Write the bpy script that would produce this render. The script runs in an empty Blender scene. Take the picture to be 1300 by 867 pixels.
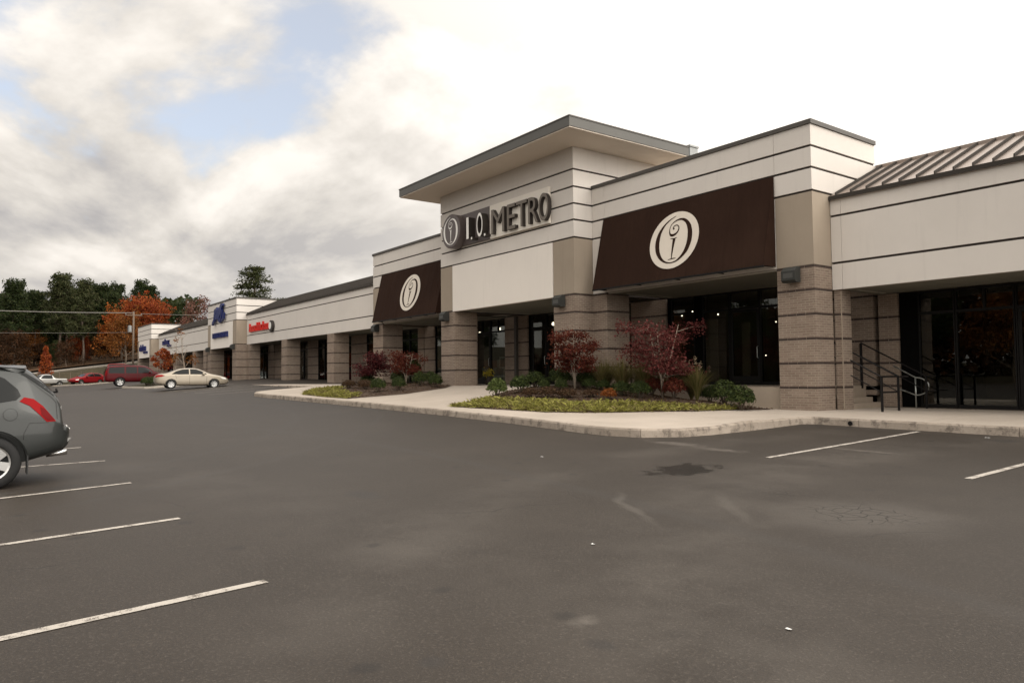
import bpy, bmesh, math, random
from mathutils import Vector, Matrix, noise
from mathutils.bvhtree import BVHTree
from math import sin, cos, pi, radians
scene = bpy.context.scene
COL = scene.collection
# ------------------------------------------------------------------ camera
F, PIT, YAW, ROL = 934.9, math.atan(43.15 / 934.9), radians(53.435), radians(-.558)
fw = Vector((-sin(YAW) * cos(PIT), cos(YAW) * cos(PIT), sin(PIT)))
r0 = Vector((cos(YAW), sin(YAW), 0)); u0 = r0.cross(fw)
rt = r0 * cos(ROL) + u0 * sin(ROL); up = u0 * cos(ROL) - r0 * sin(ROL)
cd = bpy.data.cameras.new("camera"); cam = bpy.data.objects.new("camera", cd); COL.objects.link(cam)
cd.sensor_width = 36; cd.lens = F * 36 / 1300; cd.clip_end = 3000; cd.clip_start = .05
m = Matrix((rt, up, -fw)).transposed().to_4x4(); m.translation = (0, 0, 1.6); cam.matrix_world = m
scene.camera = cam
# ------------------------------------------------------------------ light
scene.view_settings.view_transform = 'Standard'; scene.view_settings.look = 'None'
scene.view_settings.exposure = -.40; scene.view_settings.gamma = 1
SUN_EL, SUN_AZ = radians(36), radians(60)          # azimuth from +Y towards +X
sd = bpy.data.lights.new("sun", 'SUN'); sd.energy = .5; sd.angle = radians(25); sd.color = (1, .93, .82)
so = bpy.data.objects.new("sun", sd); COL.objects.link(so)
sdir = Vector((sin(SUN_AZ) * cos(SUN_EL), cos(SUN_AZ) * cos(SUN_EL), sin(SUN_EL)))
so.rotation_euler = sdir.to_track_quat('Z', 'Y').to_euler(); so.location = sdir * 60

class NT:                                            # tiny node-graph writer
    def __init__(s, nt): s.t = nt; nt.nodes.clear()
    def n(s, typ, ins=None, **kw):
        nd = s.t.nodes.new('ShaderNode' + typ)
        for k, v in kw.items(): setattr(nd, k, v)
        for k, v in (ins or {}).items():
            i = nd.inputs[k]
            if isinstance(v, bpy.types.NodeSocket): s.t.links.new(v, i)
            else: i.default_value = v
        return nd
    def math(s, op, a, b=0., c=0.):
        return s.n('Math', {0: a, 1: b, 2: c}, operation=op).outputs[0]
    def vm(s, op, a, b=(0, 0, 0)):
        nd = s.n('VectorMath', {0: a, 1: b}, operation=op)
        return nd.outputs[1] if op in ('DOT_PRODUCT', 'LENGTH', 'DISTANCE') else nd.outputs[0]
    def ramp(s, f, stops, interp='LINEAR'):
        nd = s.n('ValToRGB', {0: f}); cr = nd.color_ramp; cr.interpolation = interp
        while len(cr.elements) < len(stops): cr.elements.new(.5)
        for e, (p, c) in zip(cr.elements, stops):
            e.position = p; e.color = (c, c, c, 1) if isinstance(c, (int, float)) else (*c, 1)
        return nd.outputs[0]
    def mix(s, f, a, b, mode='MIX'):
        nd = s.n('Mix', data_type='RGBA', blend_type=mode)
        for i, v in ((0, f), (6, a), (7, b)):
            if isinstance(v, bpy.types.NodeSocket): s.t.links.new(v, nd.inputs[i])
            else: nd.inputs[i].default_value = v if i == 0 else (*v, 1)
        return nd.outputs[2]
    def noise(s, vec, scale, detail=4, rough=.5, dist=0.):
        return s.n('TexNoise', {'Vector': vec, 'Scale': scale, 'Detail': detail, 'Roughness': rough, 'Distortion': dist}).outputs[0]
    def mr(s, v, a, b, c=0., d=1., smooth=True):
        return s.n('MapRange', {0: v, 1: a, 2: b, 3: c, 4: d}, interpolation_type='SMOOTHSTEP' if smooth else 'LINEAR').outputs[0]

W = bpy.data.worlds.new("World"); scene.world = W; W.use_nodes = True
k = NT(W.node_tree); SEED = 18.07
sky = k.n('TexSky'); sky.sky_type = 'NISHITA'; sky.sun_disc = False
sky.sun_elevation = SUN_EL; sky.sun_rotation = SUN_AZ; sky.dust_density = 2.
gen = k.n('TexCoord').outputs['Generated']
sx = k.n('SeparateXYZ', {0: gen})
den = k.math('ADD', k.math('MAXIMUM', sx.outputs[2], 0.), .42)
ROT = radians(-13)
px_, py_ = k.math('DIVIDE', sx.outputs[0], den), k.math('DIVIDE', sx.outputs[1], den)
plane = k.n('CombineXYZ', {0: k.math('SUBTRACT', k.math('MULTIPLY', px_, cos(ROT)), k.math('MULTIPLY', py_, sin(ROT))), 1: k.math('ADD', k.math('MULTIPLY', px_, sin(ROT)), k.math('MULTIPLY', py_, cos(ROT))), 2: SEED}).outputs[0]
above = k.vm('MULTIPLY', plane, (.93, .93, 1.))                     # the same clouds a little nearer the zenith: their lit tops
nA = k.noise(plane, 1.9, 9, .56, .25)
nU = k.noise(above, 1.9, 9, .56, .25)
nB = k.noise(k.vm('ADD', plane, (7.3, 2.1, 0)), 1.6, 6, .5, .2)
sdot = k.math('MULTIPLY', k.math('ADD', k.vm('DOT_PRODUCT', gen, tuple(sdir)), 1.), .5)
glow = k.math('POWER', sdot, 2.6)
low = k.mr(sx.outputs[2], .04, .30, .085, 0., False)            # seen edge on, the far clouds close up
cover = k.mr(k.math('ADD', k.math('ADD', nA, low), k.math('MULTIPLY', glow, .70)), .37, .475)
rel = k.math('MULTIPLY', k.math('SUBTRACT', nA, nU), 3.0)
lum = k.math('ADD', k.mr(nB, .36, .60, .77, 1.12), k.math('MINIMUM', k.math('MAXIMUM', rel, -.17), .45))
lum = k.math('ADD', lum, k.math('MULTIPLY', glow, 4.2))
tint = k.mix(k.mr(lum, .6, 1.1), (.985, .945, .935), (1.0, .94, .865))
cloud = k.n('VectorMath', {0: tint, 3: lum}, operation='SCALE').outputs[0]
bgS = k.n('Background', {'Color': sky.outputs[0], 'Strength': .15})
bgW = k.n('Background', {'Color': (1, .965, .92, 1), 'Strength': .58})   # thin veil of high cloud between the big ones
clear = k.n('AddShader', {0: bgS.outputs[0], 1: bgW.outputs[0]})
bgC = k.n('Background', {'Color': cloud, 'Strength': .95})
mx = k.n('MixShader', {0: cover, 1: clear.outputs[0], 2: bgC.outputs[0]})
k.n('OutputWorld', {0: mx.outputs[0]})

# ------------------------------------------------------------------ materials
def newmat(name):
    mt = bpy.data.materials.new(name); mt.use_nodes = True
    return mt, NT(mt.node_tree)
def finish(k, col, rough=.6, bump=None, bd=.01, metal=0., spec=.4, coat=0., bs=1.):
    ins = {'Base Color': col if isinstance(col, bpy.types.NodeSocket) else (*col, 1), 'Roughness': rough, 'Metallic': metal, 'Specular IOR Level': spec, 'Coat Weight': coat, 'Coat Roughness': .06}
    if bump is not None: ins['Normal'] = k.n('Bump', {'Height': bump, 'Distance': bd, 'Strength': bs}).outputs[0]
    b = k.n('BsdfPrincipled', ins); k.n('OutputMaterial', {0: b.outputs[0]})
def gpos(k): return k.n('NewGeometry').outputs['Position']
def grain_mat(name, c, rough=.6, var=.12, scale=3., fine=60., bd=.002, metal=0., spec=.4, obj=False, streak=0.):
    mt, k = newmat(name)
    p = k.n('TexCoord').outputs['Object'] if obj else gpos(k)
    n1 = k.noise(p, scale, 6, .6); n2 = k.noise(p, fine, 3, .6)
    f = k.math('ADD', k.math('MULTIPLY', n1, .7), k.math('MULTIPLY', n2, .3))
    lo = tuple(x * (1 - var) for x in c); hi = tuple(min(1, x * (1 + var)) for x in c)
    col = k.ramp(f, [(.3, lo), (.7, hi)])
    if streak:
        st = k.noise(k.vm('MULTIPLY', p, (5, 5, .35)), 1.2, 5, .6)
        col = k.mix(k.mr(st, .52, .75, 0, streak), col, tuple(x * .62 for x in c))
    finish(k, col, rough, n2, bd, metal, spec)
    return mt
def plain(name, c, rough=.5, metal=0., spec=.5, coat=0.):
    mt, k = newmat(name); finish(k, c, rough, None, 0, metal, spec, coat); return mt
M = {}
M['eifs'] = grain_mat('cream_render', (.65, .61, .565), .85, .06, .45, 90, .002, streak=.14)
M['panel'] = grain_mat('white_render_panel', (.80, .75, .69), .8, .04, .4, 90, .0015, streak=.12)
M['tan'] = grain_mat('tan_render', (.33, .275, .215), .88, .09, .6, 90, .003, streak=.25)
M['soffit_cream'] = grain_mat('cream_soffit', (.74, .66, .57), .85, .04, .4, 90, .001)
M['reveal'] = plain('dark_reveal', (.035, .026, .022), .8)
M['coping'] = grain_mat('bronze_coping', (.075, .068, .060), .55, .12, 1.5, 40, .0005, .1)
M['canopy_edge'] = grain_mat('grey_metal_fascia', (.105, .103, .095), .55, .08, .7, 30, .0005, .1)
M['soffit'] = grain_mat('soffit_board', (.18, .172, .14), .8, .10, .6, 50, .001)
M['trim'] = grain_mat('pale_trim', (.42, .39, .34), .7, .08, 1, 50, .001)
M['frame'] = plain('black_aluminium', (.006, .0055, .005), .5, 0, .2)
M['roofmetal'] = grain_mat('bronze_standing_seam', (.30, .245, .21), .4, .1, .8, 25, .0005, .5)
M['roofdark'] = grain_mat('bronze_roof_sheet', (.045, .039, .034), .8, .1, .8, 25, .0005, 0, .2)
mt, k = newmat('brown_awning_cloth')
p = k.n('TexCoord').outputs['Object']
wr_ = k.noise(k.vm('MULTIPLY', p, (3.2, .6, .5)), 1., 5, .55, .4); f_ = k.noise(p, 260, 2, .6); fd = k.noise(p, .5, 5, .6)
finish(k, k.mix(k.mr(fd, .42, .7, 0, .4), (.027, .0138, .0095), (.042, .0230, .016)), .92, k.math('ADD', wr_, k.math('MULTIPLY', f_, .05)), .05, 0, .08); M['awning'] = mt
M['awnlogo'] = grain_mat('cream_awning_print', (.66, .60, .52), .8, .04, 2, 200, .0005)
M['concrete'] = grain_mat('pale_concrete', (.40, .355, .30), .85, .16, .7, 60, .003, streak=0)
M['base'] = grain_mat('concrete_base', (.34, .28, .22), .85, .15, 1.5, 60, .003, streak=.2)
M['lampbody'] = grain_mat('lamp_casting', (.030, .031, .028), .6, .15, 4, 60, .001, obj=True)
M['lampglass'] = plain('lamp_glass', (.06, .06, .055), .3)
M['blackpanel'] = plain('black_panel', (.004, .0038, .0035), .8, 0, .03); M['black'] = plain('black_paint', (.007, .006, .006), .5, 0, .25)
M['steel'] = plain('pale_rail', (.42, .44, .42), .35, .85)
M['interior'] = grain_mat('shop_wall', (.24, .19, .14), .8, .2, .7, 20, .001)
M['shopfloor'] = grain_mat('shop_floor', (.07, .055, .042), .4, .2, 2, 20, .001)
M['rubber'] = grain_mat('tyre_rubber', (.012, .012, .012), .75, .2, 8, 80, .001, obj=True)
M['alloy'] = plain('alloy', (.55, .55, .54), .3, .9)
M['chrome'] = plain('chrome', (.75, .75, .74), .12, 1.)
M['carglass'] = plain('car_glass', (.008, .009, .009), .1, 0, .18)
M['plastic'] = grain_mat('dark_plastic', (.02, .02, .02), .6, .15, 8, 80, .001, obj=True)
M['bark'] = grain_mat('bark', (.13, .10, .075), .9, .3, 4, 30, .01, obj=True)
M['pinebark'] = grain_mat('pine_bark', (.15, .115, .09), .9, .3, 2, 20, .01, obj=True)
M['palebark'] = grain_mat('pale_bark', (.30, .245, .19), .85, .2, 6, 40, .004, obj=True)
M['pole'] = grain_mat('weathered_wood', (.13, .10, .075), .9, .2, 3, 30, .01, obj=True)
M['wire'] = plain('cable', (.15, .14, .125), .7)
M['bluesign'] = plain('blue_letter', (.014, .024, .13), .35)
M['signside'] = plain('dark_letter_return', (.03, .023, .019), .6)
M['redsign'] = plain('red_letter', (.62, .018, .010), .35)
M['whitesign'] = plain('white_letter_face', (.86, .84, .80), .4)
M['greyplate'] = plain('grey_sign_plate', (.105, .085, .082), .45)
M['creamplate'] = plain('cream_sign_plate', (.80, .75, .67), .6)
M['bronze'] = plain('bronze_letter', (.15, .128, .105), .5, .0)
M['teal'] = plain('pale_teal_cloth', (.30, .40, .40), .8)
M['cloth'] = plain('white_cloth', (.62, .62, .60), .8)
M['blackcloth'] = plain('black_cloth', (.01, .01, .012), .8)
M['amberposter'] = plain('ochre_print', (.30, .14, .05), .7); M['terracotta'] = plain('dark_pot', (.03, .022, .018), .6)
M['galv'] = grain_mat('galvanised', (.24, .25, .25), .45, .1, 4, 30, .001, .6, obj=True)
def emit(name, c, s):
    mt, k = newmat(name); e = k.n('Emission', {'Color': (*c, 1), 'Strength': s}); k.n('OutputMaterial', {0: e.outputs[0]}); return mt
M['bulb'] = emit('lit_bulb', (1, .88, .7), 14.)
M['redlens'] = plain('red_lens', (.23, .003, .004), .4, 0, .08, 0)
M['darkred'] = plain('dark_red_lens', (.12, .002, .003), .4, 0, .08, 0)

def carpaint(name, c, metal=.55, coat=.3):
    mt, k = newmat(name)
    p = k.n('TexCoord').outputs['Object']
    d = k.noise(p, 1.6, 5, .6)
    col = k.mix(k.mr(d, .45, .75, 0, .18), c, tuple(min(1, x * .8 + .02) for x in c))
    finish(k, col, .36, None, 0, metal, .4 if metal else .12, coat); return mt
M['greypaint'] = carpaint('grey_green_paint', (.030, .033, .032), .35, .42)
M['beigepaint'] = carpaint('champagne_paint', (.37, .32, .25), .35, .5)
M['maroon'] = carpaint('maroon_paint', (.075, .004, .006), .0, .08)
M['redpaint'] = carpaint('red_paint', (.20, .008, .010), .0, .1)
M['silver'] = carpaint('silver_paint', (.50, .50, .48))

# glass: tinted transmission under a mirror reflection
mt, k = newmat('shop_glass')
lw = k.n('LayerWeight', {'Blend': .12})
fac = k.math('MINIMUM', k.math('ADD', k.math('MULTIPLY', lw.outputs['Fresnel'], .9), .045), 1.)
mx = k.n('MixShader', {0: fac, 1: k.n('BsdfTransparent', {0: (.55, .56, .53, 1)}).outputs[0], 2: k.n('BsdfGlossy', {'Color': (.9, .92, .9, 1), 'Roughness': .01}).outputs[0]})
k.n('OutputMaterial', {0: mx.outputs[0]}); M['glass'] = mt

# brick: courses over the joined x+y coordinate so that a corner carries the bond round
mt, k = newmat('brown_brick')
p = gpos(k); s3 = k.n('SeparateXYZ', {0: p})
uv = k.n('CombineXYZ', {0: k.math('ADD', s3.outputs[0], s3.outputs[1]), 1: k.math('SUBTRACT', s3.outputs[2], .017)}).outputs[0]
br = k.n('TexBrick', {'Vector': uv, 'Color1': (.205, .155, .121, 1), 'Color2': (.275, .212, .167, 1), 'Mortar': (.36, .31, .25, 1), 'Scale': 1., 'Mortar Size': .008, 'Mortar Smooth': .15, 'Bias': 0., 'Brick Width': .245, 'Row Height': .0695})
n1 = k.noise(p, 2.2, 5, .6); n2 = k.noise(p, 55, 4, .6)
col = k.mix(k.mr(n1, .35, .7, 0, .35), br.outputs[0], (.19, .135, .105))
col = k.mix(k.mr(n2, .4, .7, 0, .25), col, (.40, .32, .26))
bh = k.math('ADD', k.math('MULTIPLY', br.outputs[1], -1.), k.math('MULTIPLY', n2, .35))
finish(k, col, .9, bh, .008, 0, .25); M['brick'] = mt
M['darkbrick'] = grain_mat('dark_brick', (.050, .034, .028), .7, .35, 4, 40, .003)

# asphalt
mt, k = newmat('asphalt')
p = gpos(k)
big = k.noise(p, .09, 5, .6, .4); mid = k.noise(p, .7, 6, .62); agg = k.noise(p, 48, 4, .75); agg2 = k.noise(p, 130, 2, .6)
col = k.ramp(big, [(.3, (.029, .0225, .0172)), (.7, (.040, .0318, .0245))])
col = k.mix(k.mr(mid, .42, .72, 0, .38), col, (.056, .045, .035))
col = k.mix(k.mr(agg, .50, .70, 0, .70), col, (.105, .088, .074))
col = k.mix(k.mr(agg2, .55, .38, 0, .75), col, (.022, .019, .017))
s3 = k.n('SeparateXYZ', {0: p}); X, Y = s3.outputs[0], s3.outputs[1]
def ell(cx, cy, rx, ry, warp=.9, ws=1.6):
    w = k.math('MULTIPLY', k.math('SUBTRACT', k.noise(p, ws, 5, .65), .5), warp)
    a = k.math('DIVIDE', k.math('SUBTRACT', X, cx), rx); b = k.math('DIVIDE', k.math('SUBTRACT', Y, cy), ry)
    return k.math('ADD', k.math('SQRT', k.math('ADD', k.math('MULTIPLY', a, a), k.math('MULTIPLY', b, b))), w)
def arc(cx, cy, R, w, wob=.5):
    d = k.vm('DISTANCE', k.n('CombineXYZ', {0: X, 1: Y}).outputs[0], (cx, cy, 0))
    d = k.math('ADD', d, k.math('MULTIPLY', k.math('SUBTRACT', k.noise(p, .5, 4, .6), .5), wob))
    return k.mr(k.math('ABSOLUTE', k.math('SUBTRACT', d, R)), w, 0., 0, 1)
# worn pale tyre paths, dusty scuffs
for (cx, cy, R, w, f) in ((4.5, 12, 11.2, 1.3, .17), (3.4, 12, 12.9, .9, .12), (-6, -22, 25.5, 1.2, .08)):
    col = k.mix(k.math('MULTIPLY', arc(cx, cy, R, w), k.math('MULTIPLY', k.mr(mid, .3, .65), f)), col, (.165, .148, .130))
for (cx, cy, R, w) in ((-32, -14, 24.2, .16), (-34, -14, 27.6, .14), (-14, -40, 47, .25)):
    col = k.mix(k.math('MULTIPLY', arc(cx, cy, R, w), .35), col, (.045, .040, .036))
for (cx, cy, R, w, f, ex, ey, rx, ry) in ((-2.6, 11.2, 6.15, .09, .34, -6.2, 6.1, 1.7, 1.1), (-1.2, 11.9, 6.4, .12, .22, -5.2, 7.0, 1.6, 1.0)):
    col = k.mix(k.math('MULTIPLY', arc(cx, cy, R, w, .8), k.mr(ell(ex, ey, rx, ry, .8, 1.2), 1., .2, 0, f * .7)), col, (.165, .148, .130))
spill = k.mr(ell(-7.5, 8.8, .50, .80, 2.6, 2.6), 1.05, .45, 0, 1.)
spill = k.math('MULTIPLY', spill, k.mr(k.noise(p, 7, 5, .7), .30, .52, .45, 1.))
col = k.mix(spill, col, (.010, .009, .008))
for (cx, cy, rx, ry) in ((-10.0, 16.2, .3, .55), (-9.2, 16.35, .25, .35), (-5.9, 16.3, .35, .4), (-3.2, 3.0, .14, .1), (-3.6, 2.1, .1, .1), (-8.9, 4.2, .5, .3), (-12.6, 1.2, .5, .5), (-17.6, .8, .5, .6)):
    col = k.mix(k.mr(ell(cx, cy, rx, ry, 1.1, 3), 1., .3, 0, .55), col, (.03, .027, .025))
for (cx, cy, rx, ry) in ((-3.55, 3.2, .13, .13), (-8.7, 11.2, .7, .25), (-6.9, 12.9, .9, .12), (-9.9, 11.4, .9, .3), (-2.7, 2.45, .12, .06)):
    col = k.mix(k.mr(ell(cx, cy, rx, ry, 1.8, 6), 1., .1, 0, .30), col, (.22, .195, .17))
wp = k.n('VectorMath', {0: p, 1: k.n('VectorMath', {0: k.n('TexNoise', {'Vector': p, 'Scale': 2.5}).outputs[1], 3: .35}, operation='SCALE').outputs[0]}, operation='ADD').outputs[0]
vor = k.n('TexVoronoi', {'Vector': wp, 'Scale': 5.5}, feature='DISTANCE_TO_EDGE', voronoi_dimensions='2D')
crk = k.math('MULTIPLY', k.mr(vor.outputs[0], .045, .0, 0, 1), k.mr(ell(-4.15, 7.65, .75, .75, 1.2, 2.), 1., .4, 0, 1))
vor2 = k.n('TexVoronoi', {'Vector': wp, 'Scale': 4.}, feature='DISTANCE_TO_EDGE', voronoi_dimensions='2D')
crk2 = k.math('MULTIPLY', k.mr(vor2.outputs[0], .03, .0, 0, .6), k.mr(ell(-5.6, 8.2, .7, .4, 1.5, 2.), 1., .4, 0, 1))
crk = k.math('MAXIMUM', crk, crk2)
col = k.mix(k.mr(ell(-4.1, 7.6, 1.0, 1.1, .8, 1.5), 1.2, .3, 0, .25), col, (.15, .135, .12))
col = k.mix(crk, col, (.012, .011, .010))
# long wandering cracks, mostly sealed
wc = k.n('VectorMath', {0: p, 1: k.n('VectorMath', {0: k.n('TexNoise', {'Vector': p, 'Scale': .5, 'Detail': 5.}).outputs[1], 3: 2.2}, operation='SCALE').outputs[0]}, operation='ADD').outputs[0]
lc = k.n('TexVoronoi', {'Vector': wc, 'Scale': .17}, feature='DISTANCE_TO_EDGE', voronoi_dimensions='2D')
lcr = k.math('MULTIPLY', k.mr(lc.outputs[0], .0035, .0, 0, 1), k.mr(k.noise(p, .35, 3, .6), .50, .66, 0, .55))
col = k.mix(lcr, col, (.016, .014, .0125))
drip = k.n('TexVoronoi', {'Vector': p, 'Scale': .9, 'Randomness': 1.}, voronoi_dimensions='2D')
dsp = k.math('MULTIPLY', k.mr(k.math('ADD', drip.outputs[0], k.math('MULTIPLY', k.math('SUBTRACT', k.noise(p, 9, 4, .6), .5), .12)), .10, .03, 0, 1), k.mr(k.noise(p, .25, 2, .5), .5, .62, 0, .6))
col = k.mix(dsp, col, (.02, .0175, .0155))
h = k.math('ADD', agg, k.math('MULTIPLY', k.math('ADD', crk, lcr), -1.2))
rough = k.mr(spill, 0, .8, .60, .28)
finish(k, col, rough, h, .006, 0, .24, bs=.9); M['asphalt'] = mt

mt, k = newmat('line_paint')
p = gpos(k)
w = k.math('ADD', k.math('MULTIPLY', k.noise(p, 5, 6, .7), .6), k.math('MULTIPLY', k.noise(p, 90, 3, .7), .4))
finish(k, k.mix(k.mr(w, .50, .58, 0, .9), (.42, .385, .34), (.09, .075, .062)), .8, k.noise(p, 80, 3), .003); M['line'] = mt

mt, k = newmat('pavement_concrete')
p = gpos(k)
n1 = k.noise(p, .5, 6, .6); n2 = k.noise(p, 60, 3, .6); n3 = k.noise(p, 3, 6, .7)
col = k.ramp(n1, [(.3, (.37, .32, .268)), (.7, (.46, .40, .34))])
col = k.mix(k.mr(n3, .56, .75, 0, .4), col, (.30, .25, .205)); col = k.mix(k.mr(n2, .5, .75, 0, .3), col, (.62, .56, .49))
s3 = k.n('SeparateXYZ', {0: p})
def joint(c, step):
    return k.mr(k.math('ABSOLUTE', k.math('SUBTRACT', k.math('FRACT', k.math('DIVIDE', k.math('ADD', c, 200.), step)), .5)), .4965, .499)
j = k.math('MAXIMUM', joint(s3.outputs[0], 3.1), joint(s3.outputs[1], 2.95))
col = k.mix(k.math('MULTIPLY', j, .55), col, (.16, .135, .11))
finish(k, col, .88, k.math('SUBTRACT', n2, j), .004, 0, .25); M['pavement'] = mt

mt, k = newmat('kerb_concrete')
p = gpos(k)
n1 = k.noise(p, 1.2, 6, .65); n2 = k.noise(p, 45, 4, .65); n3 = k.noise(p, 4, 6, .7)
col = k.ramp(n1, [(.3, (.28, .235, .19)), (.7, (.42, .36, .30))])
col = k.mix(k.mr(n3, .47, .64, 0, .8), col, (.13, .108, .09)); col = k.mix(k.mr(n2, .52, .7, 0, .4), col, (.50, .45, .39))
finish(k, col, .9, n2, .006, 0, .25); M['kerb'] = mt

def ground_mat(name, a, b, c, s1=1.5, s2=18):
    mt, k = newmat(name); p = gpos(k)
    n1 = k.noise(p, s1, 6, .65); n2 = k.noise(p, s2, 5, .7)
    col = k.mix(k.mr(n1, .38, .62), a, b); col = k.mix(k.mr(n2, .45, .7, 0, .7), col, c)
    finish(k, col, .95, n2, .03, 0, .15); return mt
M['mulch'] = ground_mat('bark_mulch', (.055, .036, .027), (.085, .058, .042), (.15, .11, .08), 2, 40)
M['verge'] = ground_mat('dry_grass', (.028, .026, .016), (.046, .038, .022), (.075, .058, .034), .25, 3)
M['farroad'] = grain_mat('pale_road', (.22, .195, .165), .9, .12, .2, 4, .002)
M['forestfloor'] = ground_mat('leaf_litter', (.055, .036, .022), (.085, .05, .028), (.14, .075, .035), .1, 2)

def leaf_mat(name, stops, rough=.55, trans=.25):
    mt, k = newmat(name)
    ri = k.n('NewGeometry').outputs['Random Per Island']
    oi = k.n('ObjectInfo').outputs['Random']
    f = k.math('FRACT', k.math('ADD', ri, k.math('MULTIPLY', oi, .0)))
    n = len(stops); col = k.ramp(f, [(i / (n - 1), c) for i, c in enumerate(stops)])
    d = k.n('BsdfPrincipled', {'Base Color': col, 'Roughness': rough, 'Specular IOR Level': .12})
    t = k.n('BsdfTranslucent', {'Color': col})
    mx = k.n('MixShader', {0: trans, 1: d.outputs[0], 2: t.outputs[0]}); k.n('OutputMaterial', {0: mx.outputs[0]}); return mt
M['pine'] = leaf_mat('pine_needles', [(.012, .020, .007), (.022, .034, .011), (.034, .046, .015), (.050, .058, .020)])
M['pine2'] = leaf_mat('pine_needles_olive', [(.026, .034, .012), (.040, .050, .018), (.060, .066, .027), (.08, .08, .036)])
M['orange'] = leaf_mat('orange_leaves', [(.15, .036, .009), (.26, .068, .014), (.36, .105, .020), (.42, .15, .032)], trans=.35)
M['redorange'] = leaf_mat('red_orange_leaves', [(.11, .018, .009), (.20, .038, .013), (.29, .066, .018), (.36, .105, .026)], trans=.35)
M['amber'] = leaf_mat('amber_leaves', [(.10, .035, .010), (.17, .066, .016), (.24, .10, .024), (.20, .06, .014)], trans=.3)
M['brownleaf'] = leaf_mat('brown_leaves', [(.030, .018, .010), (.046, .025, .013), (.066, .033, .015), (.08, .034, .015)], trans=.2)
M['mauve'] = leaf_mat('dull_purple_leaves', [(.10, .045, .035), (.15, .075, .055), (.20, .10, .07), (.13, .05, .04)], trans=.3)
M['maple'] = leaf_mat('dark_red_maple_leaves', [(.055, .014, .013), (.095, .023, .022), (.145, .036, .034), (.19, .055, .05), (.12, .055, .04)], trans=.3)
M['mapledark'] = leaf_mat('purple_maple_leaves', [(.04, .010, .012), (.07, .015, .018), (.105, .022, .024), (.13, .04, .035)], trans=.25)
M['maplebrown'] = leaf_mat('russet_maple_leaves', [(.07, .015, .012), (.11, .026, .018), (.14, .034, .022), (.16, .06, .03)], trans=.25)
M['box'] = leaf_mat('boxwood_leaves', [(.018, .028, .009), (.032, .046, .014), (.052, .070, .020), (.078, .094, .028)], .45, .15)
M['boxlight'] = leaf_mat('light_shrub_leaves', [(.045, .068, .018), (.075, .10, .028), (.10, .13, .038), (.13, .15, .05)], .5, .2)
M['barberry'] = leaf_mat('purple_brown_shrub_leaves', [(.05, .026, .018), (.08, .042, .026), (.10, .06, .03), (.07, .05, .025)], .6, .2)
M['rust'] = leaf_mat('rust_shrub_leaves', [(.16, .045, .012), (.22, .065, .016), (.27, .09, .02), (.2, .08, .03)], .6, .25)
M['cover'] = leaf_mat('yellow_green_cover', [(.14, .14, .03), (.22, .215, .045), (.30, .285, .07), (.36, .335, .10), (.11, .095, .035), (.22, .17, .075)], .6, .25)
M['reed'] = leaf_mat('ornamental_grass', [(.07, .072, .022), (.11, .105, .034), (.155, .125, .048), (.19, .145, .068)], .6, .2)
M['plume'] = leaf_mat('grass_plume', [(.20, .15, .095), (.26, .20, .135), (.31, .25, .18)], .8, .3)
M['flower'] = leaf_mat('yellow_flowers', [(.45, .33, .03), (.5, .4, .06), (.10, .14, .03)], .6, .2)

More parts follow.
